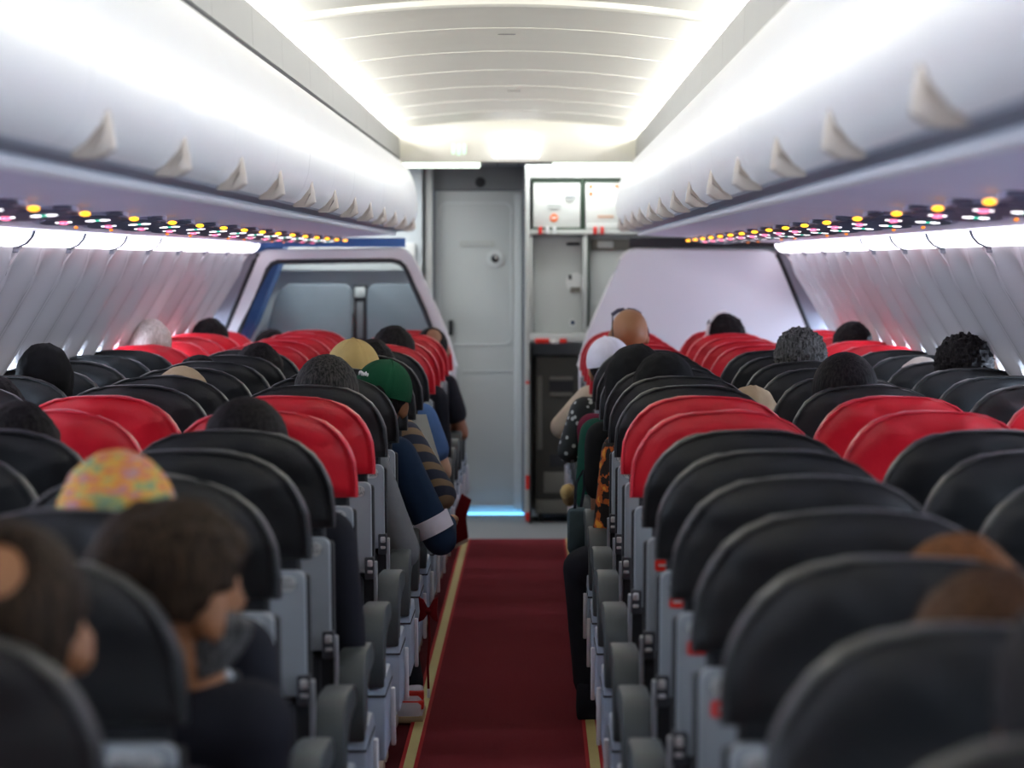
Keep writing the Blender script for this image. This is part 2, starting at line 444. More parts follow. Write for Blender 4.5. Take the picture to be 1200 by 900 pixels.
# ------------------------------------------------------------------ service channel under the bins, cove lenses
def psu_z(x): return 1.632 + (1.592 - 1.632) * (x - .66) / (1.36 - .66)
for i, sx in enumerate((-1, 1)):
    prof = [(.655, 1.66), (.66, 1.632), (1.0, psu_z(1.0) + .002), (1.36, 1.592), (1.372, 1.60), (1.372, 1.66)]
    mb = MB().loft([[(sx * x, y, z) for x, z in prof] for y in (Y_BACK, 16.92)], True)
    struct(build('trim_%d' % (i + 1), mb, 'psu'))
    # upper edge closing strip above the lenses
    mb = MB().loft([[(sx * x, y, z) for x, z in ((1.372, 1.62), (1.45, 1.575), (1.47, 1.56), (1.50, 1.62))] for y in (Y_BACK, Y_PART)], True)
    struct(build('trim_%d' % (i + 3), mb, 'clip'))
    for k in range(-2, 16):       # one lamp lens per wall panel
        y0 = WIN_Y0 + 2 * BAY * k; y1 = y0 + 2 * BAY
        y0 = max(y0, Y_BACK); y1 = min(y1, Y_PART - .02)
        e = empty('sidewall_lamp', (sx * 1.40, (y0 + y1) / 2, 1.55)); h = (y1 - y0) / 2 - .012
        pr = [(-.027, .036), (-.020, .018), (-.004, .000), (.018, -.010), (.031, -.010), (.040, .004), (.03, .03)]
        rings = []
        for q in (-h, -h + .015, -h + .05, 0, h - .05, h - .015, h):
            s_ = .8 if abs(q) == h else (.94 if abs(q) > h - .03 else 1)
            rings.append([(sx * x * s_, q, .02 + (z - .02) * s_) for x, z in pr])
        build('lens', MB().loft(rings), 'covelens', e)
        for q in (-h, h):
            build('end_cap', MB().loft([[(sx * x * k_, q + d_, .02 + (z - .02) * k_) for x, z in pr] for d_, k_ in ((-.007, 1.0), (-.004, 1.10), (.004, 1.10), (.007, 1.0))]), 'valance', e)
        c = MB().box(min(sx * .02, sx * .046), max(sx * .02, sx * .046), -h - .02, -h + .006, -.028, .0, .004)
        build('clip', c, 'clip', e)
        tag(e, '%s white sidewall cove lamp from the partition, %s' % (ORD[16 - k], SIDE[sx]), 'cove lamp', 'sidewall cove lamps')

# ------------------------------------------------------------------ service panels with lit signs (one per row)
def psu_meshes():
    def almond(a, b, n=28): 
        return [(a * math.copysign(abs(math.cos(t)) ** 1.15, math.cos(t)), b * math.copysign(abs(math.sin(t)) ** .9, math.sin(t))) for t in [2 * math.pi * k / n for k in range(n)]]
    d = {}
    d['rim'] = MB().prism(almond(.118, .125), 'z', -.006, .006).mesh('rim', 'rim')
    d['lens'] = MB().prism(almond(.100, .092), 'z', -.010, -.004).mesh('lens', 'lens')
    d['bar'] = MB().box(-.020, .020, -.010, .010, -.0112, -.010).mesh('no_smoking_sign', 'signwhite', smooth=False)
    d['ring'] = MB().tube([(.009 * math.cos(t), .022 * math.sin(t), -.0115) for t in [2 * math.pi * k / 16 for k in range(16)]], .0028, 6, True).mesh('ring', 'signpink')
    m = MB()
    for q in (-1, 1):
        m.prism([(q * .006, -.012), (q * .016, -.018), (q * .030, -.004), (q * .030, .006), (q * .016, .018), (q * .006, .010)], 'z', -.0112, -.010)
    d['belt'] = m.mesh('seat_belt_sign', 'signwhite', smooth=False)
    d['buckle'] = MB().box(-.005, .005, -.014, .014, -.0114, -.010).mesh('buckle', 'signgreen', smooth=False)
    d['lamp'] = MB().ellipsoid((0, 0, -.008), (.012, .024, .005), 14, 8).mesh('reading_lamp', 'amber')
    d['lampcup'] = MB().prism(almond(.020, .040, 18), 'z', -.007, .004).mesh('lamp_cup', 'lens')
    d['call'] = MB().ellipsoid((0, 0, -.006), (.006, .014, .004), 12, 6).mesh('call_lamp', 'orange')
    return d
PSU = psu_meshes()
for sx in (-1, 1):
    for n in range(1, 19):
        x = 1.02; y = row_y(n) + .30
        e = empty('passenger_service_unit', (sx * x, y, psu_z(x) - .006))
        e.rotation_euler = (R(-5), sx * math.atan(.04 / .70), 0)
        obj('rim', PSU['rim'], e); obj('lens', PSU['lens'], e)
        a = obj('no_smoking_sign', PSU['bar'], e, (-.042, 0, 0)); obj('ring', PSU['ring'], a)
        b = obj('seat_belt_sign', PSU['belt'], e, (.042, 0, 0)); obj('buckle', PSU['buckle'], b)
        for dx, dy in ((-sx * .128, .03), (-sx * .13, -.08)):
            c = obj('lamp_cup', PSU['lampcup'], e, (dx + sx * .035, dy, 0)); 
            if dy > 0: obj('reading_lamp', PSU['lamp'], e, (dx, dy, 0))
        if n % 3: obj('call_lamp', PSU['call'], e, (sx * .135, .03, 0))
        tag(e, '%s overhead service panel with lit signs from the partition, %s' % (ORD[19 - n], SIDE[sx]), 'service panel', 'overhead service panels')

# ------------------------------------------------------------------ overhead bins
BINP = [(.668, 2.044), (.632, 2.036), (.596, 2.008), (.565, 1.965), (.542, 1.91), (.527, 1.85), (.521, 1.79), (.526, 1.74), (.540, 1.70), (.562, 1.672), (.580, 1.660)]
seams = [-1.98, .18, 2.34, 4.50, 6.66, 8.82, 10.98, 13.14, 15.30, 16.90]
def bin_door(sx, L):
    rings = []
    for y, k in ((0, .006), (.0015, .002), (.005, 0), (.012, 0), (.06, 0), (L / 2 - .02, 0), (L / 2 - .0015, 0), (L / 2, .0008), (L / 2 + .0015, 0), (L / 2 + .02, 0), (L - .06, 0), (L - .012, 0), (L - .005, 0), (L - .0015, .002), (L, .006)):
        cx, cz = .72, 1.84; ring = []
        for x, z in BINP:
            d = Vector((cx - x, cz - z)).normalized(); ring.append((sx * (x + d.x * k), y, z + d.y * k))
        rings.append(ring)
    return MB().loft(rings, False, False, False).mesh('bin_door', 'bin', sharp=60)
def bin_latch(sx):
    # fin-shaped grip standing off the lower edge of the door
    rings = []
    for y, s_ in ((-.036, .25), (-.028, .75), (-.012, 1), (.012, 1), (.028, .75), (.036, .25)):
        top = 1.672 + .062 * s_; out = .030 * s_
        rings.append([(sx * x, y, z) for x, z in ((.590, 1.660), (.582, 1.650), (.560 - out * .6, 1.650), (.552 - out, 1.664), (.542 - out * .55, 1.688), (.534, top), (.556, top - .004))])
    return MB().loft(rings).mesh('latch', 'latch', sharp=50)
for sx in (-1, 1):
    lat = bin_latch(sx)
    for k in range(len(seams) - 1):
        y0, y1 = seams[k] + .0015, seams[k + 1] - .0015; L = y1 - y0
        e = empty('overhead_bin', (0, y0, 0))
        obj('bin_door', bin_door(sx, L), e)
        build('bin_body', MB().loft([[(sx * x, y, z) for x, z in ((.668, 2.045), (.60, 1.97), (.548, 1.84), (.552, 1.73), (.59, 1.668), (1.33, 1.668), (1.36, 2.045))] for y in (.0, L)]), 'valance', e)
        build('lower_lip', MB().loft([[(sx * x, y, z) for x, z in ((.578, 1.663), (.585, 1.655), (.612, 1.652), (.640, 1.650), (.650, 1.666), (.60, 1.672))] for y in (.0, L)]), 'valance', e)
        build('edge_trim', MB().loft([[(sx * (.648 + .0125 * math.cos(t)), y, 1.640 + .0125 * math.sin(t)) for t in [2 * math.pi * q / 12 for q in range(12)]] for y in (0, L)]), 'lip', e)
        for q in (.24, 1.28):
            if q < L - .1: obj('latch', lat, e, (0, q, 0))
        tag(e, '%s white overhead bin from the partition, %s' % (ORD[len(seams) - 1 - k], SIDE[sx]), 'overhead bin', 'overhead bins')

# ------------------------------------------------------------------ ceiling
def ceil_z(x): return 2.270 - .125 * x * x
cy = [Y_BACK + .0, -.6, .55, 1.70, 2.85, 4.00, 5.15, 6.30, 7.42, 8.50, 9.50, 10.66, 11.84, 13.0, 14.2, 15.4, 16.55, Y_CEIL]
ceil = struct(empty('ceiling', (0, 0, 0)))
xs = [-.82 + 1.64 * i / 40 for i in range(41)]
for a, b in zip(cy, cy[1:]):
    def ring(y, dz): return [(x, y, ceil_z(x) + dz) for x in xs]
    mb = MB().loft([ring(a + .001, .020), ring(a, .002), ring(a + .002, 0), ring(a + .008, -.0006), ring(a + .03, 0), ring((a + b) / 2, .001), ring(b - .03, .002), ring(b, .0025)], False, False, False)
    build('ceiling_panel', mb, 'ceil', ceil)
    for sx in (-1, 1):
        x0 = sx * .653
        mb = MB().loft([[(x0 - sx * .004, y, 2.062), (x0, y, 2.175), (x0 + sx * .012, y, 2.178), (x0 + sx * .012, y, 2.06)] for y in (a + .002, b - .002)])
        build('side_strip', mb, 'strip', ceil)
        build('shadow_gap', MB().box(min(x0, x0 + sx * .01), max(x0, x0 + sx * .01), a, b, 2.048, 2.064), 'gap', ceil, smooth=False)  # dark strip standing in for the shade in the recess
mb = MB().loft([[(x, y, ceil_z(x) + dz) for x in xs] for y, dz in ((9.475, .01), (9.478, -.014), (9.49, -.022), (9.51, -.022), (9.522, -.014), (9.525, .01))], False, False, False)
build('arch_rib', mb, 'ceil', ceil)
for sx, nm in ((-1, 'left'), (1, 'right')):     # cove trough that hides the tubes
    mb = MB().loft([[(sx * x, y, z) for x, z in ((.667, 2.05), (.80, 2.05), (.82, 2.05), (.82, 2.20), (.80, 2.20), (.80, 2.07), (.667, 2.07))] for y in (Y_BACK, Y_CEIL)])
    build('cove_trough', mb, 'white', ceil)
for y in (10.95, 14.6):
    build('latch_slot', MB().box(-.031, .031, y - .012, y + .012, ceil_z(0) - .001, ceil_z(0) + .01, .003), 'gap', ceil)
# lunette that closes the ceiling over the entry
lun = [(-.66, 2.045)] + [(-.66 + 1.32 * k / 30, 2.07 + .148 * (1 - ((k - 15) / 15) ** 2)) for k in range(31)] + [(.66, 2.045)]
ln = MB().plate(lun, [], Y_CEIL - .02, Y_CEIL + .02)
lo = struct(build('wall_lunette', ln, 'ceil', smooth=False))
up = [(-.82, 2.05)] + [(x, 2.32) for x in (-.82, .82)] + [(.82, 2.05)]
hole = list(reversed(lun[1:-1]))
struct(build('wall_ceiling_end', MB().plate([(-1.95, 2.04), (-1.95, 2.40), (1.95, 2.40), (1.95, 2.04)], [], Y_CEIL + .021, Y_CEIL + .05), 'ceil', smooth=False))
for i in range(1):
    struct(build('ceiling_entry', MB().box(-1.95, 1.95, Y_CEIL + .05, 19.2, 2.055, 2.09), 'header', smooth=False))
struct(build('wall_rear', MB().box(-1.95, 1.95, Y_BACK - .05, Y_BACK, 0, 2.4), 'partition', smooth=False))
struct(build('ceiling_upper', MB().box(-1.95, 1.95, Y_BACK, Y_CEIL, 2.36, 2.40), 'white', smooth=False))

# lit sign box, faint green lamp marks, entry light bars
e = empty('lit_sign', (-.01, Y_CEIL - .06, 2.063))
build('housing', MB().prism(rrect(-.130, .130, 0, .095, .016), 'y', -.02, .04), 'sign', e)
for q in (-.072, .072): build('mark', MB().prism(disc(q, .032, .004), 'y', -.022, -.019), 'signpink', e)
tag(e, 'white lit sign box on the ceiling end above the entry', 'sign')
e = empty('indicator_lamp', (-.325, Y_CEIL - .02, 2.11))
build('plate', MB().prism(rrect(-.05, .05, -.04, .04, .01), 'y', -.006, 0), 'ceil', e)
M['palegreen'] = mat('pale_green_lamp', (.55, .85, .65), .5, emit=(.5, .95, .7), estr=.5)
for q in (-.03, 0, .03): build('lamp', MB().prism(rrect(q - .009, q + .009, -.03 + abs(q) * .2, .03, .005), 'y', -.010, -.005), 'palegreen', e)
tag(e, 'three pale green indicator lamps beside the lit sign box', 'indicator')
for sx, (x0, x1) in ((-1, (-.665, -.210)), (1, (.192, .655))):
    e = empty('entry_light', ((x0 + x1) / 2, Y_CEIL + .08, 2.03)); h = (x1 - x0) / 2
    build('lens', MB().box(-h, h, -.03, .03, -.018, .018, .008), 'lampbar', e)
    build('mount', MB().box(-h, h, -.025, .035, .019, .026), 'header', e, smooth=False)
    tag(e, 'long greenish-white light bar over the entry, ' + SIDE[sx], 'light bar', 'entry light bars')

# ------------------------------------------------------------------ partitions
POUT = [(.33, 0), (.33, .93), (.384, 1.11), (.45, 1.265), (.52, 1.42), (.556, 1.50), (.575, 1.528), (.60, 1.547), (.635, 1.556), (1.345, 1.547), (1.375, 1.535), (1.395, 1.50), (1.555, 1.12), (1.63, .90), (1.66, .60), (1.66, 0)]
PIN = [(.415, .80), (.44, 1.08), (.50, 1.235), (.585, 1.425), (.605, 1.465), (.63, 1.488), (.67, 1.498), (1.285, 1.492), (1.315, 1.48), (1.335, 1.455), (1.49, 1.12), (1.56, .90), (1.57, .80)]
p = struct(build('wall_partition_right', MB().plate(POUT, [], Y_PART, Y_PART + .05), 'partition', smooth=False))
edge = [(x, z) for x, z in POUT]
build('edge_trim', MB().tube([(x, Y_PART + .02, z) for x, z in POUT[1:12]], .012, 8), 'pframe', p)
build('dark_edge', MB().tube([(x + .012, Y_PART + .01, z - .002) for x, z in POUT[10:]], .014, 8), 'gap', p)  # dark tube run along the outer edge
mir = lambda P: [(-x, z) for x, z in P]
p = struct(build('wall_partition_left', MB().plate(mir(POUT), [mir(PIN)], Y_PART, Y_PART + .05), 'pframe', smooth=False))
build('edge_trim', MB().tube([(-x, Y_PART + .02, z) for x, z in POUT[1:12]], .012, 8), 'pframe', p)
build('dark_edge', MB().tube([(-x - .012, Y_PART + .01, z - .002) for x, z in POUT[10:]], .014, 8), 'gap', p)
build('gasket', MB().tube([(-x, Y_PART, z) for x, z in PIN], .013, 8, True), 'gap', p)
build('pane', MB().plate(mir(PIN), [], Y_PART + .022, Y_PART + .028), 'glass', p, smooth=False)
# fairing between partition and sidewall
for i, sx in enumerate((-1, 1)):
    poly = [(sx * x, z) for x, z in POUT[9:]] + [(sx * (x + .03), z) for x, z in reversed(WALL)]
    struct(build('trim_%d' % (i + 5), MB().plate(poly, [], Y_PART + .015, Y_PART + .045), 'clip', smooth=False))
# panel between the bins' ends and the partition top
for i, sx in enumerate((-1, 1)):
    struct(build('trim_%d' % (i + 7), MB().box(min(sx * .60, sx * 1.5), max(sx * .60, sx * 1.5), Y_PART + .0, Y_PART + .04, 1.57, 1.62), 'bluestreak' if sx < 0 else 'gap', smooth=False))

# ------------------------------------------------------------------ entry area: walls, door, jump seats
ew = struct(build('wall_front', MB().plate([(-1.95, 0), (-1.95, 2.06), (1.95, 2.06), (1.95, 0)], [[(-.50, .01), (.03, .01), (.03, 2.05), (-.50, 2.05)]], 18.70, 18.76), 'entry', smooth=False))
build('white_post', MB().box(-.545, -.505, 18.62, 18.70, 0, 2.05, .006), 'white', ew)
build('white_panel', MB().box(-.70, -.56, 18.66, 18.70, 0.3, 2.04, .006), 'white', ew)
hd = struct(build('trim_9', MB().box(-.50, .03, 18.72, 18.80, 1.912, 2.05), 'header', smooth=False))
build('round_vent', MB().prism(disc(-.225, 1.955, .030), 'y', 18.712, 18.722), 'gap', hd)
for x in (-.12, .0, .10): build('ceiling_seam', MB().box(x - .003, x + .003, 17.95, 18.7, 2.05, 2.056), 'gap', hd, smooth=False)
dr = struct(empty('door_1', (-.245, 18.74, 0)))
build('leaf', MB().box(-.245, .265, 0, .05, .022, 1.905, .004), 'door', dr)
def frame_loop(o, i): return MB().plate(o, [i], -.006, .002)
build('upper_moulding', frame_loop(rrect(-.225, .205, 1.00, 1.84, .05), rrect(-.215, .195, 1.01, 1.83, .042)), 'doortrim', dr, smooth=False)
build('lower_moulding', frame_loop(rrect(-.10, .225, .06, .855, .025), rrect(-.094, .219, .066, .849, .02)), 'doortrim', dr, smooth=False)
build('edge_strip', MB().box(.218, .262, -.012, .0, .03, 1.89, .004), 'doortrim', dr)
pe = build('peephole_plate', MB().prism(disc(.105, 1.51, .050, 24), 'y', -.010, .001), 'doortrim', dr)
build('knob', MB().ellipsoid((.105, -.014, 1.51), (.022, .016, .022), 16, 10), 'gap', pe)
build('knob_shine', MB().ellipsoid((.112, -.026, 1.515), (.009, .006, .010), 10, 6), 'chrome', pe)
pl = build('door_placard', MB().prism(rrect(-.10, .10, 1.578, 1.612, .006), 'y', -.006, .001), 'placard', dr)
for k in range(7): build('lettering', MB().box(-.085 + k * .025, -.068 + k * .025, -.008, -.005, 1.587, 1.603), 'door', pl, smooth=False)
build('door_handle', MB().box(-.165, -.140, -.030, 0, 1.06, 1.15, .006), 'gap', dr)
tag(build('light_gap', MB().box(-.30, .03, 18.715, 18.735, .003, .020), 'cyan', smooth=False), 'blue strip of light along the foot of the grey door', 'light strip')
# crew area seen through the glazed partition
cw = struct(build('wall_crew', MB().box(-1.85, -.56, 18.55, 18.62, 0, 2.05), 'entry', smooth=False))
build('shelf', MB().box(-1.80, -.56, 18.45, 18.55, 1.44, 1.47, .004), 'galley2', cw)
build('upper_panel', MB().box(-1.16, -.60, 18.51, 18.55, 1.475, 1.60, .006), 'white', cw)
build('upper_panel', MB().box(-1.52, -1.175, 18.51, 18.55, 1.475, 1.60, .006), 'white', cw)
struct(build('wall_crew_side', MB().plate([(-1.9, 0), (-1.64, 0), (-1.62, .9), (-1.48, 1.14), (-1.34, 1.48), (-1.31, 1.60), (-1.9, 1.60)], [], 17.95, 18.30), 'bluestreak', smooth=False))  # slanted and coloured to stand in for a streak of blue light
jb = MB().prism([(-1.45, .50), (-1.45, 1.08), (-1.40, 1.27), (-1.365, 1.335), (-1.32, 1.365), (-1.00, 1.365), (-.965, 1.345), (-.955, 1.31), (-.955, .50)], 'y', 18.36, 18.44, .014)
e = empty('jump_seat', (0, 0, 0)); e.location = (0, 0, 0)
build('backrest', jb, 'jump', e)
build('seat_pad', MB().box(-1.43, -.96, 18.24, 18.36, .46, .54, .02), 'jump', e)
build('mount', MB().box(-1.42, -.96, 18.44, 18.55, .0, 1.2), 'gap', e, smooth=False)
tag(e, 'blue-grey crew jump seat behind the glass, beside the blue light streak', 'jump seat', 'crew jump seats')
jb = MB().prism([(-.87, .50), (-.87, 1.31), (-.86, 1.345), (-.83, 1.365), (-.62, 1.365), (-.575, 1.345), (-.55, 1.30), (-.515, 1.10), (-.49, .90), (-.49, .50)], 'y', 18.36, 18.44, .014)
e = empty('jump_seat', (0, 0, 0))
build('backrest', jb, 'jump', e)
build('seat_pad', MB().box(-.87, -.50, 18.24, 18.36, .46, .54, .02), 'jump', e)
build('mount', MB().box(-.86, -.57, 18.44, 18.55, .0, 1.2), 'gap', e, smooth=False)
tag(e, 'blue-grey crew jump seat behind the glass, next to the grey door', 'jump seat', 'crew jump seats')
e = empty('harness_column', (-.912, 18.42, 0))
build('column', MB().box(-.036, .036, 0, .12, 0, 1.36, .006), 'gap', e)
build('control_box', MB().box(-.030, .030, -.014, 0, 1.285, 1.345, .005), 'galley2', e)
build('strap', MB().box(-.020, .018, -.010, 0, 1.05, 1.26, .003), 'header', e)
tag(e, 'black column with a grey control box between the crew jump seats', 'column')

# ------------------------------------------------------------------ galley
GY = 18.15
e = empty('galley_unit', (.06, GY, 0)); gx = .06
def gb(name, x0, x1, y0, y1, z0, z1, m, bev=.003, parent=None): return build(name, MB().box(x0 - gx, x1 - gx, y0, y1, z0, z1, bev), m, parent or e)
gb('post', .040, .064, -.02, .5, .02, 2.04, 'galley')
for z0, z1 in ((.20, .28), (.02, .07), (.80, .815)): gb('red_mark', .041, .063, -.023, -.018, z0, z1, 'tagred', 0)
gb('header_rail', .064, 1.3, 0, .5, 1.965, 2.04, 'galley')
gb('back_panel', .064, 1.3, .48, .5, .05, 1.97, 'galley2')
gb('shelf', .064, 1.3, -.01, .5, 1.645, 1.672, 'galley')
gb('divider', .366, .392, 0, .5, 1.08, 1.645, 'galley')
gb('divider', .356, .372, .012, .5, 1.67, 1.965, 'seal')
gb('side_panel', .064, .082, 0, .5, 1.03, 1.645, 'galley')
gb('counter', .064, 1.3, -.02, .5, 1.035, 1.085, 'galley')
gb('bay_lining', .064, .075, .02, .48, 0, 1.03, 'gap')
gb('seal_strip', .392, .402, .004, .04, 1.09, 1.645, 'seal')
for z in (1.676, 1.945): gb('seal_strip', .075, 1.3, .01, .03, z - .004, z + .010, 'seal', 0)
for i, x in enumerate((.125, .165, .205, .435, .475)):
    k = gb('shelf_latch', x - .010, x + .010, -.026, -.008, 1.645, 1.690, 'tagred' if i in (0, 3, 4) else ('white' if i == 2 else 'pframe'), .004)
for x0, x1 in ((.095, .175), (.235, .275)): gb('counter_latch', x0, x1, -.03, -.018, 1.030, 1.056, 'tagred', .004)
gb('counter_latch', .180, .230, -.03, -.018, 1.026, 1.050, 'chrome', .004)
tag(e, 'white galley unit with shelves and a dark trolley bay beside the grey door', 'galley')
e = empty('galley_box', (.22, GY + .015, 1.672))
build('body', MB().box(-.135, .132, 0, .4, .002, .272, .006), 'boxwhite', e)
h = build('turn_latch', MB().prism(disc(.075, .195, .030, 24), 'y', -.010, .002), 'galley2', e)
build('latch_bar', MB().box(.050, .100, -.016, -.008, .184, .196, .003), 'steel', h)
h = build('pull_handle', MB().prism(rrect(-.055, .022, .118, .150, .010), 'y', -.006, .002), 'galley', e)
build('grip', MB().box(-.050, .018, -.010, -.004, .142, .148, .002), 'galley2', h)
st = build('sticker', MB().prism(disc(-.018, .068, .023, 24), 'y', -.004, .001), 'decal_orange', e)
build('sticker_bar', MB().box(-.030, -.006, -.006, -.003, .062, .074, .001), 'white', st)
build('rivet', MB().prism(disc(.02, .245, .007), 'y', -.004, .001), 'galley2', e)
tag(e, 'white galley container with round turn latch and orange sticker', 'container', 'galley containers')
e = empty('galley_box', (.52, GY + .015, 1.672))
build('body', MB().box(-.140, .16, 0, .4, .002, .272, .006), 'boxwhite', e)
build('lower_flap', MB().box(-.138, .158, -.008, .0, .004, .035, .003), 'galley', e)
for z in (.245, .205): build('sticker', MB().prism(rrect(-.118, -.100, z - .011, z + .011, .006), 'y', -.004, .001), 'decal_orange', e)
build('sticker', MB().prism([(.02, .255), (.06, .255), (.04, .235)], 'y', -.004, .001), 'decal_orange', e)
build('faded_print', MB().box(-.07, .02, -.003, .001, .068, .082), 'skin_light', e, smooth=False)
tag(e, 'white galley container with small orange stickers beside the bin end', 'container', 'galley containers')
e = empty('galley_oven', (.225, GY + .10, 1.085))
build('front', MB().box(-.140, .140, 0, .3, .002, .555, .006), 'galley2', e)
rp = build('round_plate', MB().prism(disc(.10, .29, .055, 24), 'y', -.006, .001), 'white', e)
build('dark_slot', MB().box(.062, .078, -.010, -.005, .305, .332), 'gap', rp, smooth=False)
build('dark_slot', MB().box(.072, .128, -.010, -.005, .232, .262), 'trolley2', rp, smooth=False)
k = build('round_badge', MB().prism(disc(.085, .06, .022, 20), 'y', -.005, .001), 'white', e)
build('badge_mark', MB().prism(disc(.085, .06, .013, 12), 'y', -.007, -.004), 'c_jeans', k)
build('grip_slot', MB().box(.05, .125, -.004, .001, .500, .515), 'gap', e, smooth=False)
tag(e, 'pale galley compartment door with a round white plate and slots', 'compartment')
e = empty('galley_cabinet', (.62, GY + .06, 1.085))
build('front', MB().box(-.215, .25, 0, .3, .002, .555, .006), 'galley2', e)
build('top_rail', MB().box(-.21, .245, -.012, 0, .470, .535, .004), 'trolley2', e)
build('label_plate', MB().box(-.17, -.08, -.016, -.010, .485, .525, .003), 'galley', e)
build('knob', MB().ellipsoid((-.055, -.012, .34), (.014, .012, .014), 12, 8), 'white', e)
tag(e, 'grey galley cabinet with a dark top rail next to the round-plated compartment', 'cabinet')
e = empty('service_trolley', (.235, GY + .12, 0))
build('body', MB().box(-.140, .150, 0, .34, .13, .95, .008), 'trolley', e)
build('base', MB().box(-.14, .15, -.01, .34, .05, .13, .01), 'trolley2', e)
for z in (.825, .735): build('handle', MB().box(-.055, .075, -.022, -.004, z - .012, z + .012, .005), 'trolley2', e)
build('recess', MB().box(-.06, .08, -.004, .001, .745, .815), 'gap', e, smooth=False)
hl = build('lower_recess', MB().box(-.055, .06, -.006, .001, .32, .39), 'gap', e, smooth=False)
build('hinge_strip', MB().box(-.128, -.100, -.008, 0, .42, .84, .003), 'trolley2', e)
build('panel', MB().box(-.090, .14, -.008, 0, .17, .29, .004), 'trolley2', e)
for x in (-.11, .12): build('caster', MB().prism(disc(.05, .028, .026, 16), 'x', x - .012, x + .012), 'gap', e)
tag(e, 'olive-grey service trolley parked in the dark galley bay', 'trolley')
tag(build('wire_crate', MB().plate(rrect(-.13, .13, 0, .10, .01), [rrect(-.115, .115, .015, .085, .005)], 0, .15), 'trolley2', None, (.56, GY + .1, .002), smooth=False), 'low grey crate on the galley floor near the partition', 'crate')

# ------------------------------------------------------------------ seats
ZT = 1.145
def ly(z): return .187 * (ZT - z)                # the backs recline towards the rear
HALF = [(.2275, .935), (.2272, .97), (.2225, 1.02), (.2135, 1.045), (.2015, 1.068), (.184, 1.092), (.154, 1.1165), (.114, 1.1345), (.079, 1.1415), (.035, 1.1445)]
def cover_outline():
    up = [(x, z) for x, z in HALF]
    return [(-x, z) for x, z in up] + [(0, ZT)] + [(x, z) for x, z in reversed(up)] + [(.15, .933), (.07, .932), (0, .932), (-.07, .932), (-.15, .933)]
def cover_mesh(col, seed):
    o = cover_outline(); zc = 1.03; rings = []
    # densify
    dense = []
    for i in range(len(o)):
        a, b = o[i], o[(i + 1) % len(o)]
        dense += [a, ((a[0] + b[0]) / 2, (a[1] + b[1]) / 2)]
    for inset, y in ((.16, .068), (.08, .068), (.03, .063), (.008, .050), (0, .034), (0, .004), (.003, -.008), (.008, -.013), (.014, -.012), (.022, -.016), (.05, -.024), (.09, -.028), (.14, -.029), (.20, -.029)):
        ring = []
        for x, z in dense:
            k = 1 - inset / .2275; kz = 1 - inset / .2275
            X, Z = x * k, zc + (z - zc) * kz
            nz = noise.noise(Vector((X * 7 + seed * 13, Z * 9, seed)))
            n2 = noise.noise(Vector((X * 16, Z * 22 + seed * 5, seed + 4)))
            zz = Z - .003 * max(0, 1 - abs(abs(X) - .085 - .01 * (seed % 3)) / .03) * (Z > 1.11) + (.0055 * noise.noise(Vector((X * 11, seed * 3.1, 0))) if Z > 1.09 else 0)
            yy = y + (.009 * nz + .006 * n2) * (1 if inset > .012 else .3)
            ring.append((X + .002 * nz, yy + ly(Z), zz))
        rings.append(ring)
    return MB().loft(rings).mesh('headrest_cover', col, sharp=70)
def piping_mesh(col):
    pts = [(x * .982, -.0135 + ly(z), 1.03 + (z - 1.03) * .972) for x, z in cover_outline()[:21]]
    return MB().tube(pts, .0026, 6).mesh('piping', col)
def lean(mb):                                     # shear a straight part onto the recline
    mb.v = [(x, y + ly(z), z) for x, y, z in mb.v]; return mb
SM = {}
for c in ('black', 'red'):
    SM['cover_' + c] = [cover_mesh(c, s_) for s_ in (1, 2, 3, 4)]
    SM['piping_' + c] = piping_mesh(c + '_pipe')
SM['backrest'] = lean(MB().box(-.205, .205, .0, .075, .40, .96, .02)).mesh('backrest', 'dark')
SM['shell'] = lean(MB().prism(rrect(-.218, .218, .672, .916, .018), 'y', -.040, -.004, .005)).mesh('back_shell', 'shell')
SM['shell_edge'] = lean(MB().box(-.224, .224, -.010, .045, .50, .905, .008)).mesh('back_frame', 'dark')
SM['pocket'] = lean(MB().box(-.195, .195, -.022, .0, .42, .66, .01)).mesh('literature_pocket', 'dark')
SM['seat_cushion'] = MB().box(-.222, .222, .13, .60, .36, .46, .03, 3).mesh('seat_cushion', 'black')
SM['beam'] = MB().box(-.23, .23, .20, .26, .29, .36, .01).box(-.23, .23, .44, .50, .29, .36, .01).mesh('seat_frame', 'steel')
SM['leg'] = MB().tube([(0, 0, .012), (0, .03, .30)], .016, 8).mesh('leg', 'steel')
SM['foot'] = MB().prism([(-.05, 0), (.05, 0), (.05, .018), (.02, .034), (-.03, .034), (-.05, .02)], 'x', -.018, .018, .004).mesh('foot_fitting', 'tan')
ARM = [(.095, .47), (.085, .55), (.092, .60), (.110, .632), (.145, .652), (.20, .658), (.40, .648), (.47, .640), (.50, .625), (.505, .605), (.485, .592), (.30, .585), (.235, .57), (.195, .54), (.18, .47)]
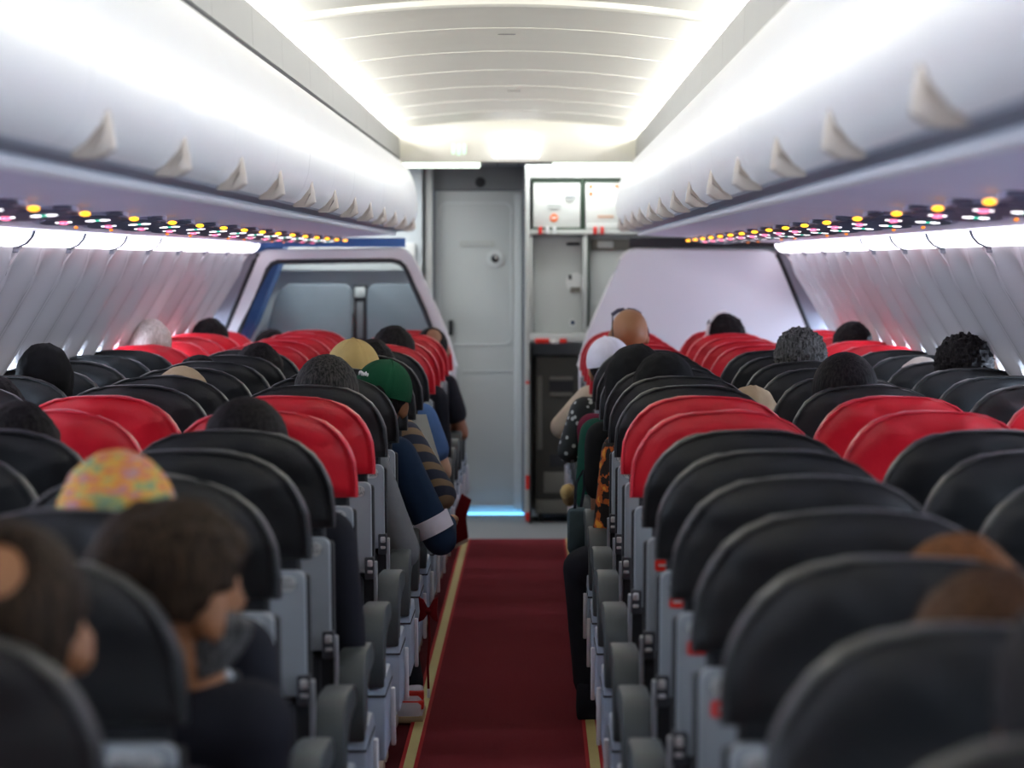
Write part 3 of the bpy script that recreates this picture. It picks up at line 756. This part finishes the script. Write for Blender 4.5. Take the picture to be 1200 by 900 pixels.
for s_ in (-1, 1):                                 # s_: which side of the seat the aisle is on
    SM['arm', s_] = MB().prism(ARM, 'x', s_ * .2285, s_ * .2875, .007).mesh('armrest', 'arm')
    SM['midarm', s_] = MB().prism(ARM, 'x', s_ * .229, s_ * .2705, .007).mesh('armrest', 'arm')
    SM['house', s_] = MB().prism([(.135, .29), (.105, .45), (.115, .490), (.42, .490), (.47, .45), (.46, .29)], 'x', s_ * .247, s_ * .289, .006).mesh('side_panel', 'shell2')
    SM['seamline', s_] = MB().box(min(s_ * .246, s_ * .2905), max(s_ * .246, s_ * .2905), .103, .47, .447, .452).mesh('seam', 'gap', smooth=False)
    SM['pin', s_] = MB().tube([(s_ * .268, .112, .487), (s_ * .268, .112, .515)], .006, 8).mesh('pin', 'chrome')
    SM['strut', s_] = MB().prism([(.44, .28), (.40, .43), (.43, .43), (.47, .28)], 'x', s_ * .289, s_ * .300, .003).mesh('leg_shroud', 'lip')
    SM['bracket', s_] = lean(MB().box(s_ * .212 - .012, s_ * .212 + .012, -.050, -.004, .655, .715, .004)).mesh('pivot_bracket', 'gap')
    SM['bolt', s_] = lean(MB().box(s_ * .214 - .007, s_ * .214 + .007, -.058, -.049, .690, .708, .003).box(s_ * .214 - .007, s_ * .214 + .007, -.056, -.049, .672, .680, .002)).mesh('bolt', 'chrome')
    SM['sidebar', s_] = lean(MB().box(s_ * .226 - .005, s_ * .226 + .005, -.012, .018, .42, .70, .003)).mesh('side_bar', 'steel')
    cx = s_ * .168
    SM['placard', s_] = lean(MB().prism(rrect(cx - .034, cx + .034, .877, .907, .0145), 'y', -.0425, -.039)).mesh('placard', 'placard')
    t = text_mesh('lettering', 'LIFE VEST\nUNDER SEAT', .0125, 'ink', .0004)
    for v in t.vertices:
        x, y, _ = v.co; z = .892 + y; v.co = (cx + x, -.0431 + ly(z) + _, z)
    SM['text', s_] = t
    SM['tag', s_] = lean(MB().prism(rrect(s_ * .186 - .0155, s_ * .186 + .0155, .846, .870, .005), 'y', -.0425, -.039)).mesh('row_tag', 'tagred')
    SM['tagmark', s_] = lean(MB().box(s_ * .186 - .008, s_ * .186 + .008, -.044, -.0424, .856, .860)).mesh('tag_mark', 'placard', smooth=False)

AX = (.5525, 1.0525, 1.545); COLN = ('aisle', 'middle', 'window')
def row_words(n):
    if n <= 5: return '%s black row behind the mid-cabin red rows' % ORD[6 - n]
    if n == 6: return 'rear one of the two mid-cabin red rows'
    if n == 7: return 'front one of the two mid-cabin red rows'
    if n <= 13: return '%s black row ahead of the mid-cabin red rows' % ORD[n - 7]
    return '%s red row from the partition' % ORD[19 - n]
def seat_loc(n, side, col): return Vector((side * AX[col], row_y(n), 0))
def make_seat(n, side, col):
    c = 'red' if n in (6, 7) or n >= 14 else 'black'
    s_ = -side
    e = empty('airplane_seat', seat_loc(n, side, col))
    rnd = random.Random(n * 17 + col * 5 + side)
    h = obj('headrest_cover', rnd.choice(SM['cover_' + c]), e); obj('piping', SM['piping_' + c], h)
    obj('backrest', SM['backrest'], e); obj('back_frame', SM['shell_edge'], e); obj('back_shell', SM['shell'], e)
    obj('literature_pocket', SM['pocket'], e); obj('seat_cushion', SM['seat_cushion'], e); obj('seat_frame', SM['beam'], e)
    for y in (.22, .44):
        l = obj('leg', SM['leg'], e, (s_ * .19, y, 0)); obj('foot_fitting', SM['foot'], l)
    obj('armrest', SM['arm' if col == 0 else 'midarm', s_], e)
    if col == 0:
        hs = obj('side_panel', SM['house', s_], e); obj('seam', SM['seamline', s_], hs); obj('pin', SM['pin', s_], hs)
        obj('leg_shroud', SM['strut', s_], e)
        b = obj('pivot_bracket', SM['bracket', s_], e); obj('bolt', SM['bolt', s_], b)
        obj('side_bar', SM['sidebar', s_], e)
        p_ = obj('placard', SM['placard', s_], e); p_['label'] = 'white oval placard'; obj('lettering', SM['text', s_], p_)
        if side == 1 and n <= 5:
            t_ = obj('row_tag', SM['tag', s_], e); t_['label'] = 'small red square tag'; obj('tag_mark', SM['tagmark', s_], t_)
    tag(e, '%s %s seat, %s, %s' % (c, COLN[col], SIDE[side], row_words(n)), 'seat', '%s seats, %s' % (c, SIDE[side]))
make_seat(-1, 1, 0)
for n in range(0, 19):
    for side in (-1, 1):
        for col in range(3):
            x = side * AX[col]; left = 628 + (x - .23 - CAM.x) * F / row_y(n); right = 628 + (x + .23 - CAM.x) * F / row_y(n)
            if right < -260 or left > 1460: continue         # well outside the frame
            make_seat(n, side, col)

# ------------------------------------------------------------------ people
def remeshed(name, mb, vox, m, it=3):
    me = bpy.data.meshes.new(name + '_raw'); me.from_pydata(mb.v, [], mb.f)
    bm = bmesh.new(); bm.from_mesh(me); bmesh.ops.recalc_face_normals(bm, faces=bm.faces); bm.to_mesh(me); bm.free()
    o = bpy.data.objects.new(name, me); COL.objects.link(o)
    a = o.modifiers.new('r', 'REMESH'); a.mode = 'VOXEL'; a.voxel_size = vox
    b = o.modifiers.new('s', 'SMOOTH'); b.factor = .5; b.iterations = it
    out = bpy.data.meshes.new_from_object(o.evaluated_get(bpy.context.evaluated_depsgraph_get()))
    bpy.data.objects.remove(o); bpy.data.meshes.remove(me)
    out.name = name; out.materials.clear(); out.materials.append(M[m])
    for p in out.polygons: p.use_smooth = True
    return out
def sstep(a, b, x):
    t = min(1, max(0, (x - a) / (b - a))); return t * t * (3 - 2 * t)
HC, HR = Vector((0, -.012, .022)), (.077, .097, .090)         # cranium centre and radii in the head's frame
def shell_mesh(fn, nu=56, nv=40):
    """closed shell around the head; fn(dir) -> (thickness, z stretch)"""
    mb = MB(); rings = []
    for i in range(nv + 1):
        ph = -math.pi / 2 * .99 + math.pi * .99 * i / nv; ring = []
        for j in range(nu):
            th = 2 * math.pi * j / nu
            d = Vector((math.cos(ph) * math.cos(th), math.cos(ph) * math.sin(th), math.sin(ph)))
            t, zs, dy = fn(d)
            ring.append(HC + Vector((d.x * (HR[0] + t), d.y * (HR[1] + t) + dy, d.z * (HR[2] + t) * zs)))
        rings.append(ring)
    return mb.loft(rings)
def hairline(d, nape=-.72):
    # positive where hair grows: lower at the back and sides than at the forehead
    low = nape if d.y < -.15 else nape + (.45 - nape) * sstep(-.15, .62, d.y)
    return d.z - low
def hair_short(thick=.014, curl=.004, freq=45, seed=0, spot=None, nape=-.72):
    def fn(d):
        k = sstep(-.04, .10, hairline(d, nape))
        n = curl * (noise.noise(d * freq / 10 + Vector((seed, 0, 0))) * 1.2 + .8 * noise.noise(d * freq / 4 + Vector((0, seed, 0))))
        t = -.022 + k * (.022 + thick + n)
        if curl < .009: t -= (thick + .012) * sstep(1.15, .75, math.hypot((d.y - .12) / .24, (d.z + .34) / .34)) * sstep(.5, .7, abs(d.x))
        if spot:
            q = (d - Vector(spot[:3]).normalized()).length
            t = min(t, -.012 + (thick + .012) * sstep(spot[3] * .75, spot[3] * 1.15, q))
        return t, 1, 0
    return shell_mesh(fn)
def hair_long(thick=.016, curl=.003, seed=0, drop=1.6):
    def fn(d):
        k = sstep(-.04, .12, hairline(d, -1.2))
        n = curl * noise.noise(Vector((d.x * 14, d.y * 14, seed)))
        back = sstep(.25, -.15, d.y)
        zs = 1 + (drop * back if d.z < 0 else 0) * sstep(0, -.5, d.z)
        return -.022 + k * (.022 + thick + n), zs, -.01 * back * sstep(0, -.8, d.z)
    return shell_mesh(fn)
def hijab(thick=.022, seed=0, drop=1.5, peak=0.0):
    def fn(d):
        front = sstep(.55, .8, d.y) * sstep(.45, .2, d.z)
        n = .005 * noise.noise(d * 3 + Vector((seed, 0, 0))) + .0025 * noise.noise(d * 9)
        t = thick + n + peak * sstep(.5, .95, d.z)
        low = sstep(0, -.8, d.z)
        return t * (1 - front) - .03 * front + .02 * low * (1 - front) * sstep(-.3, .3, d.y), 1 + drop * low * (1 if d.y < .6 else .6), .03 * low * sstep(.2, -.4, d.y)
    return shell_mesh(fn)
def cap_crown(t=.014, base=-.02, seams=True, fluff=.0):
    def fn(d):
        k = sstep(base - .06, base + .03, d.z)
        tt = -.02 + k * (.02 + t) + fluff * noise.noise(d * 4)
        if seams: tt -= .0022 * (1 - min(1, abs(math.sin(3 * math.atan2(d.y, d.x))) * 9)) * k
        return tt, 1, 0
    return shell_mesh(fn, 72, 36)
def beard():
    def fn(d):
        k = sstep(-.12, -.28, d.z) * sstep(-.15, .1, d.y)
        return -.02 + k * .031, 1.28, .022 * k
    return shell_mesh(fn)
def brim(fwd=1, ln=.07):
    r0, r1 = [], []
    for k in range(13):
        a = R(25 + 130 * k / 12); x, y = math.cos(a), math.sin(a)
        r0.append((x * .083, fwd * y * .098 - .012, .022)); r1.append((x * .086, fwd * (y * .098 + ln * math.sin(math.pi * k / 12) ** .6) - .012, .012 - .012 * abs(x)))
    mb = MB(); n = 13
    v = r0 + r1 + [(x, y, z - .004) for x, y, z in r0] + [(x, y, z - .004) for x, y, z in r1]
    f = []
    for k in range(n - 1):
        f += [(k, k + 1, n + k + 1, n + k), (2 * n + k, 3 * n + k, 3 * n + k + 1, 2 * n + k + 1), (n + k, n + k + 1, 3 * n + k + 1, 3 * n + k), (k, 2 * n + k, 2 * n + k + 1, k + 1)]
    return mb.add(v, f)

def person(n, side, col, px, py, label, group=None, hair='short', hmat='hair_black', skin='skin_brown', shirt='c_dark', trousers='c_dark',
           yaw=0, pitch=0, roll=0, elbow=None, hand=None, long_sleeve=True, knee=None, foot=None, vox=.012, width=1.0, extra=None, hopt=None, chest_dx=None, head_drop=0):
    """a seated passenger; (px, py) is the top of the head in the photo, its distance comes from the seat row"""
    base = seat_loc(n, side, col); e = empty('person', base)
    top = at(px, py, row_y(n) + .225) - base
    if hair in ('cap', 'kufi', 'hijab'): top.z -= .012
    else: top.z -= .008 if hair != 'bald' else 0
    hx, hz = top.x, top.z - .112 - head_drop
    H = Matrix.Translation((hx, .225, hz)) @ Euler((R(pitch), R(roll), R(yaw)), 'XYZ').to_matrix().to_4x4()
    cx = chest_dx if chest_dx is not None else hx * .7 - (side * .05 if col == 2 else 0)
    s_ = -side                                     # direction of the aisle
    wsh = .185 * width
    drop = min(0, top.z - 1.20) * .8               # small people and slumped people sit lower
    zs = .905 + drop
    pel = Vector((hx * .25, .36, .565)); che = Vector((cx * .85, .27, .83 + drop * .7)); nb = Vector((cx, .24, zs + .035))
    sh = {q: Vector((cx + q * wsh, .235, zs)) for q in (-1, 1)}
    el = {q: Vector((cx * .8 + q * .215, .30, .67 + drop * .5)) for q in (-1, 1)}
    hd = {q: Vector((cx * .4 + q * .09, .52, .62)) for q in (-1, 1)}
    kn = {q: Vector((hx * .2 + q * .105, .72, .545)) for q in (-1, 1)}
    an = {q: Vector((hx * .2 + q * .115, .60, .09)) for q in (-1, 1)}
    if col == 2: el[side].x -= side * .05
    if elbow: el[s_] = at(elbow[0], elbow[1], row_y(n) + elbow[2]) - base
    if hand: hd[s_] = at(hand[0], hand[1], row_y(n) + hand[2]) - base
    elif elbow: hd[s_] = el[s_] + Vector((-s_ * .09, .22, .02))
    if knee: kn[s_] = at(knee[0], knee[1], row_y(n) + knee[2]) - base
    if knee: an[s_] = kn[s_] + Vector((-s_ * .02, -.06, -.45)); an[s_].z = .09
    if foot: an[s_] = at(foot[0], foot[1], row_y(n) + foot[2]) - base; an[s_].z = .09
    b = MB()
    head = MB()
    head.ellipsoid(HC, HR, 24, 16).ellipsoid((0, .022, -.03), (.061, .070, .084)).ellipsoid((0, .038, -.078), (.043, .046, .036))
    head.capsule((0, .088, .004), (0, .104, -.028), .009, .014).ellipsoid((0, .074, .014), (.05, .018, .012)).ellipsoid((0, .086, -.060), (.024, .010, .009))
    for q in (-1, 1): head.ellipsoid((q * .080, -.002, -.012), (.011, .024, .034), 12, 8, Euler((.15, 0, q * -.35)).to_matrix())
    b.add(head.xform(H).v, head.f)
    b.capsule(nb + Vector((0, .0, -.04)), H @ Vector((0, -.02, -.055)), .060, .052)
    b.ellipsoid(che, (.155, .105, .165)).ellipsoid(pel, (.155, .115, .115)).capsule(pel, che, .12, .125)
    b.capsule(sh[-1], sh[1], .050, .050)
    for q in (-1, 1):
        b.capsule(sh[q], nb, .048, .042)
        b.capsule(sh[q], el[q], .050, .038); 
        fd = (hd[q] - el[q]).normalized()
        b.capsule(el[q], hd[q], .037, .026)
        side_v = fd.cross(Vector((0, 0, 1))).normalized()
        palm = hd[q] + fd * .05
        for w_ in (-.022, .0, .022): b.capsule(hd[q] + side_v * w_ * .5, palm + side_v * w_ + fd * .02, .016, .014)
        for i, (w_, ln) in enumerate(((-.031, .060), (-.011, .075), (.010, .072), (.030, .055))):
            k0 = palm + side_v * w_ + fd * .022; k1 = k0 + fd * ln * .5 + Vector((0, 0, -.006)); k2 = k1 + fd * ln * .4 + Vector((0, 0, -.024))
            b.capsule(k0, k1, .0095, .0088, 8).capsule(k1, k2, .0088, .0075, 8)
        th = hd[q] + fd * .03 + side_v * (-.026 * q)
        t1 = th + fd * .03 - side_v * .026 * q; b.capsule(th, t1, .012, .010, 8).capsule(t1, t1 + fd * .028, .010, .0085, 8)
        b.capsule(pel + Vector((q * .085, .02, -.01)), kn[q], .082, .058).capsule(kn[q], an[q], .055, .038)
        b.capsule(an[q] + Vector((0, -.03, -.045)), an[q] + Vector((0, .13, -.052)), .036, .030)
    obj('body', remeshed('body', b, vox, skin), e)
    # clothes follow the body a little proud of it
    g = MB()
    g.ellipsoid(che, (.170, .118, .175)).ellipsoid(pel + Vector((0, 0, .03)), (.168, .128, .11)).capsule(pel + Vector((0, 0, .03)), che, .132, .138)
    g.capsule(sh[-1], sh[1], .062, .062).capsule(nb + Vector((0, .0, -.05)), nb + Vector((0, .005, .008)), .075, .066)
    for q in (-1, 1):
        g.capsule(sh[q], nb + Vector((0, 0, -.015)), .060, .050)
        if long_sleeve:
            g.capsule(sh[q], el[q], .064, .054); g.capsule(el[q], el[q].lerp(hd[q], .86), .054, .040)
        else: g.capsule(sh[q], sh[q].lerp(el[q], .58), .064, .062)
    sh_o = obj('shirt', remeshed('shirt', g, max(.011, vox), shirt, 4), e)
    t = MB()
    t.ellipsoid(pel + Vector((0, 0, -.02)), (.172, .132, .10))
    for q in (-1, 1):
        t.capsule(pel + Vector((q * .085, .02, -.01)), kn[q], .096, .072).capsule(kn[q], kn[q].lerp(an[q], .93), .070, .055)
    obj('trousers', remeshed('trousers', t, .015, trousers, 3), e)
    for q in (-1, 1):
        a = an[q]
        sm = MB().prism([(-.085, -.088), (.175, -.088), (.18, -.066), (.14, -.045), (.07, -.015), (.035, .03), (-.05, .03), (-.085, -.03)], 'x', -.044, .044, .014)
        sm.v = [(x + a.x, y + a.y, z + a.z) for x, y, z in sm.v]
        so = build('shoe', sm, 'c_dark' if not foot else 'c_white', e)
        if foot:
            ss = MB().box(a.x - .048, a.x + .048, a.y - .09, a.y + .185, .002, .026, .008); build('sole', ss, 'c_beige', so)
            for dz, w_ in ((-.025, .03), (.005, .018)):
                ss = MB().box(a.x - .049, a.x + .049, a.y - .05 - w_, a.y - .05 + w_, a.z + dz - .02, a.z + dz + .01, .006); build('red_patch', ss, 'tagred', so)
    for q in (-1, 1):
        ey = MB().ellipsoid((q * .030, .076, -.004), (.012, .010, .008), 10, 6).xform(H); build('eye', ey, 'eye', e)
    def hp(name, mb, m, parent=e, **k): return build(name, mb.xform(H), m, parent, **k)
    ho = hopt or {}
    if hair == 'short': hp('hair', hair_short(**ho), hmat)
    elif hair == 'long': hp('hair', hair_long(**ho), hmat)
    elif hair == 'hijab': hp('headscarf', hijab(**ho), hmat)
    elif hair == 'kufi':
        hp('hair', hair_short(.006, .001), 'hair_black'); hp('knit_cap', cap_crown(.013, -.12, False, .003), hmat)
    elif hair == 'cap':
        hp('hair', hair_short(.008, .002), ho.get('under', 'hair_black'))
        c = hp('cap_crown', cap_crown(.016, -.12), hmat)
        hp('button', MB().ellipsoid((0, -.012, .128), (.007, .007, .004), 10, 6), hmat, c)
        hp('brim', brim(1), hmat, c)
        if ho.get('strap'):
            pts = [(.094 * math.cos(a), -.012 - .114 * math.sin(a), -.002) for a in [R(50 + 80 * k / 10) for k in range(11)]]
            arch = [(.050 * math.cos(a), -.012 - .117 * (1 - .25 * math.sin(a) ** 2 * .35), .004 + .040 * math.sin(a)) for a in [R(180 * k / 12) for k in range(13)]]
            o_ = MB().add([(x, y - .002, z) for x, y, z in arch], [tuple(range(13))]); hp('back_opening', o_, 'hair_black', c)
            hp('strap', MB().tube(pts, .0075, 6), hmat, c); 
            hp('slider', MB().box(.008, .030, -.137, -.127, -.012, .010, .002), 'c_beige', c)
            for k in range(6):
                a = R(112 + 6 * k); hp('lettering', MB().ellipsoid((.088 * math.cos(a), -.012 - .108 * math.sin(a), .064 + .002 * math.sin(k * 2)), (.0035, .003, .006 + .0015 * (k % 2)), 8, 6), 'white', c)
    if extra: extra(e, H, hp, sh, el, hd, s_)
    tag(e, label, 'person', group or 'seated passengers')
    return e

# extras worn by single passengers -----------------------------------------
def x_sunglasses(e, H, hp, sh, el, hd, s_):
    g = hp('sunglasses', MB().tube([(-.062, .036, .088), (-.036, .050, .104), (-.008, .054, .108)], .009, 8).tube([(.008, .054, .108), (.036, .050, .104), (.062, .036, .088)], .009, 8).tube([(-.01, .054, .108), (.01, .054, .108)], .003, 6), 'lens')
    for q in (-1, 1): hp('temple_arm', MB().tube([(q * .062, .036, .088), (q * .071, .005, .062), (q * .079, -.02, .025), (q * .080, -.036, -.005)], .0028, 6), 'gap', g)
def x_headphones(e, H, hp, sh, el, hd, s_):
    pts = [(.104 * math.cos(a), 0, .012 + .128 * math.sin(a)) for a in [R(-8 + 196 * k / 16) for k in range(17)]]
    g = hp('headphones', MB().tube(pts, .009, 8), 'white')
    for q in (-1, 1): hp('ear_cup', MB().ellipsoid((q * .098, 0, -.012), (.022, .036, .042), 14, 10), 'white', g)
def x_beard(e, H, hp, sh, el, hd, s_): hp('beard', beard(), 'hair_grey')
def x_band(e, H, hp, sh, el, hd, s_):
    a, b = sh[s_], el[s_]
    p, q = a.lerp(b, .74), a.lerp(b, .92)
    build('sleeve_band', MB().tube([p, p.lerp(q, .33), p.lerp(q, .67), q], [.0635, .0625, .0615, .060], 18), 'c_white', e)
def x_scarf(e, H, hp, sh, el, hd, s_):
    hp('neck_scarf', MB().tube([(.068 * math.cos(a), -.02 + .07 * math.sin(a), -.10 + .008 * math.sin(3 * a)) for a in [2 * math.pi * k / 16 for k in range(16)]], .022, 8, True), 'c_palewhite')

B, L_, T = 'hair_black', 'hair_brown', 'skin_tan'
# glazed-partition side
person(0, -1, 0, 8, 610, 'balding man in a dark shirt with a round bald patch', hair='short', hmat='hair_brown', skin=T, hopt=dict(thick=.012, spot=(.22, -.72, .62, .40), nape=-.6), yaw=-10, vox=.010, chest_dx=.10)
person(1, -1, 0, 205, 574, 'bearded man with short dark hair in a navy shirt leaning to the aisle', hair='short', hmat='hair_brown', skin=T, shirt='c_dark', hopt=dict(thick=.024, curl=.006, nape=-.5), yaw=-46, pitch=-10, head_drop=.026, extra=x_beard, vox=.010, chest_dx=.10, elbow=(290, 905, .25))
person(2, -1, 0, 138, 527, 'man in a multicoloured knitted cap', hair='kufi', hmat='c_kufi', skin=T, shirt='c_dark')
person(5, -1, 1, 22, 474, 'passenger with short black hair behind the red middle seats', hair='short', hopt=dict(thick=.016))
person(5, -1, 0, 288, 470, 'passenger with sleek black hair behind the red aisle seats', hair='long', hopt=dict(thick=.018), yaw=8)
person(8, -1, 2, -6, 443, 'dark-haired window passenger just ahead of the red rows', hair='short')
person(8, -1, 0, 383, 419, 'woman with grey-streaked black hair in a grey sweater', hair='long', hmat='hair_streak', skin='skin_light', shirt='c_grey', hopt=dict(thick=.018), elbow=(472, 646, .26), width=.97, chest_dx=-.02)
person(9, -1, 2, 52, 405, 'window passenger in a black hood', hair='hijab', hmat='c_black', hopt=dict(thick=.014, peak=.006, seed=3, drop=.4))
person(9, -1, 1, 213, 429, 'middle-seat passenger in a small beige cap', hair='kufi', hmat='c_beige')
person(9, -1, 0, 447, 422, 'person in a green cap and navy jacket with a white sleeve band', hair='cap', hmat='c_capgreen', skin=T, shirt='c_navy', trousers='c_dark', roll=14, yaw=-14, pitch=-6, hopt=dict(strap=True), elbow=(516, 632, .24), hand=(522, 612, .52), foot=(480, 830, .55), extra=x_band, vox=.008, chest_dx=.03)
person(10, -1, 0, 414, 398, 'person in a tan cap and a brown striped top', hair='cap', hmat='c_tan', skin=T, shirt='c_stripe', trousers='c_khaki', elbow=(517, 580, .24), hopt=dict(under='hair_brown'), chest_dx=.02)
person(11, -1, 1, 233, 418, 'middle-seat passenger with a low black head of hair', hair='short')
person(12, -1, 1, 303, 405, 'middle-seat passenger with rounded black hair near the red rows', hair='short', hopt=dict(thick=.02))
person(12, -1, 0, 436, 399, 'aisle passenger with black hair in a blue T-shirt', hair='short', shirt='c_blue', skin='skin_light', long_sleeve=False, elbow=(519, 553, .26), chest_dx=.03)
person(14, -1, 2, 177, 375, 'white-haired passenger with a pale scarf by the window', hair='short', hmat='hair_white', skin='skin_light', shirt='c_palewhite', hopt=dict(thick=.012), extra=x_scarf, chest_dx=.10)
person(14, -1, 0, 461, 384, 'black-haired passenger in a red aisle seat', hair='short', hopt=dict(thick=.018))
person(17, -1, 0, 506, 382, 'passenger with a shaved head, dark T-shirt and arm in the aisle', hair='short', skin='skin_brown', shirt='c_dark', long_sleeve=False, hopt=dict(thick=.003, curl=.001, spot=(.2, -.7, .6, .5)), elbow=(541, 508, .25), chest_dx=.02)
person(17, -1, 1, 318, 387, 'dark-haired passenger leaning between middle and window seats', hair='short')
person(17, -1, 2, 246, 375, 'black-haired window passenger near the glazed partition', hair='short', hopt=dict(thick=.018))
# galley side
person(-1, 1, 0, 1300, 690, 'dark-haired passenger in the rearmost visible aisle seat', hair='short', hmat='hair_black', shirt='c_teal', hopt=dict(thick=.02))
person(0, 1, 0, 1160, 666, 'brown-haired passenger behind the orange-brown head', hair='short', hmat='hair_mid', skin=T, hopt=dict(thick=.010))
person(1, 1, 0, 1122, 631, 'passenger with ginger-brown hair', hair='short', hmat='hair_ginger', skin=T)
person(8, 1, 1, 990, 417, 'passenger with long straight black hair in a middle seat', hair='long', hopt=dict(thick=.020, curl=.001))
person(9, 1, 0, 778, 416, 'passenger in a black headscarf and orange batik with a knee in the aisle', hair='hijab', hmat='c_black', shirt='c_batik', trousers='c_dark', elbow=(712, 636, .26), knee=(684, 666, .66), hopt=dict(seed=1, drop=.9), chest_dx=0.0)
person(9, 1, 1, 880, 452, 'small passenger in a beige headscarf leaning between seats', hair='hijab', hmat='c_beige', hopt=dict(thick=.012), width=.8)
person(10, 1, 0, 746, 409, 'passenger in a wide black headscarf and black T-shirt', hair='hijab', hmat='c_black', shirt='c_black', long_sleeve=False, elbow=(705, 606, .26), hopt=dict(thick=.030, seed=5, drop=.9), chest_dx=-.04)
person(10, 1, 2, 1129, 396, 'window passenger with thick curly black hair', hair='short', hopt=dict(thick=.022, curl=.011, freq=90))
person(11, 1, 0, 752, 414, 'aisle passenger in a dark green shirt', hair='short', shirt='c_green', elbow=(690, 582, .26), chest_dx=-.05)
person(11, 1, 1, 938, 387, 'man with tousled salt-and-pepper hair', hair='short', hmat='hair_grey', hopt=dict(thick=.018, curl=.010, freq=70), skin='skin_light', shirt='c_grey')
person(11, 1, 2, 1080, 418, 'window passenger in a low white cap', hair='kufi', hmat='c_palewhite')
person(12, 1, 0, 750, 414, 'aisle passenger in a maroon top', hair='short', shirt='c_maroon', elbow=(696, 548, .26), chest_dx=-.05)
person(13, 1, 0, 715, 395, 'person in a white cap and black floral top', hair='cap', hmat='c_white', skin=T, shirt='c_floral', trousers='c_jeans', roll=-10, elbow=(668, 528, .24), chest_dx=-.07)
person(14, 1, 0, 737, 362, 'bald man with sunglasses pushed up, in a cream shirt', hair='bald', skin='skin_tan', shirt='c_cream', extra=x_sunglasses, elbow=(659, 500, .26), chest_dx=-.03, yaw=14, width=1.05, vox=.009)
person(15, 1, 2, 999, 378, 'window passenger with short dark hair and bare nape in a red seat', hair='short', skin=T, hopt=dict(nape=-.3))
person(17, 1, 1, 847, 370, 'dark-haired passenger wearing white headphones', hair='short', hopt=dict(thick=.018, curl=.007), extra=x_headphones, yaw=38)

# ------------------------------------------------------------------ small things in the aisle
q = at(502, 716, 9.6); e = empty('red_ribbon', q)
for s_ in (-1, 1):
    build('bow_loop', MB().prism([(0, -.006), (s_ * .014, -.026), (s_ * .030, -.034), (s_ * .026, .0), (s_ * .030, .044), (s_ * .014, .034), (0, .006)], 'y', -.008, .008, .004), 'c_ribbon', e)
build('knot', MB().ellipsoid((0, 0, 0), (.012, .014, .012), 10, 8), 'c_ribbon', e)
build('tail', MB().tube([(0, 0, 0), (.004, 0, -.08), (-.002, .0, -.16), (0, 0, -.235)], .004, 6), 'c_ribbon', e)
build('tip', MB().tube([(0, 0, -.235), (0, 0, -.262)], .005, 6), 'white', e)
tag(e, 'dark red ribbon bow with a long tail hanging beside the aisle armrests', 'ribbon')
q = at(541, 612, 14.2); e = empty('red_cloth', q)
build('fold', MB().prism([(-.03, -.10), (.03, -.07), (.02, .02), (.045, .10), (.0, .13), (-.03, .05)], 'y', -.015, .015, .006), 'c_ribbon', e)
build('hem', MB().prism([(-.03, -.10), (.03, -.07), (.028, -.085), (-.03, -.115)], 'y', -.017, .017, .002), 'tan', e)
tag(e, 'red cloth hanging into the aisle near the carpet end', 'cloth')
q = at(667, 580, 13.3); e = empty('tan_pouch', q)
build('bag', MB().ellipsoid((0, 0, 0), (.032, .05, .048), 18, 12), 'c_khaki', e)
build('flap', MB().ellipsoid((-.008, -.01, .012), (.030, .05, .034), 18, 12), 'c_tan', e)
tag(e, 'small tan pouch hanging below the black floral top', 'pouch')
q = at(680, 612, 11.2); e = empty('shoulder_bag', q)
build('bag', MB().box(-.045, .03, -.06, .06, -.11, .05, .02), 'c_teal', e)
build('strap', MB().tube([(-.02, -.03, .03), (-.015, -.02, .14), (.01, 0, .18), (.015, .03, .12), (.0, .05, .03)], .006, 6), 'c_dark', e)
tag(e, 'dark teal shoulder bag hanging beside the armrests below the green shirt', 'bag')
# green paper edge sticking out of the row with the striped top
q = at(506, 525, 11.4)
pm = MB().prism([(-.006, -.11), (.05, -.12), (-.02, .12), (-.07, .12)], 'y', -.003, .003); 
tag(build('leaflet', pm, 'palegreen2' if 'palegreen2' in M else 'placard', None, q, smooth=False), 'pale leaflet slanting out beside the striped sleeve', 'leaflet')
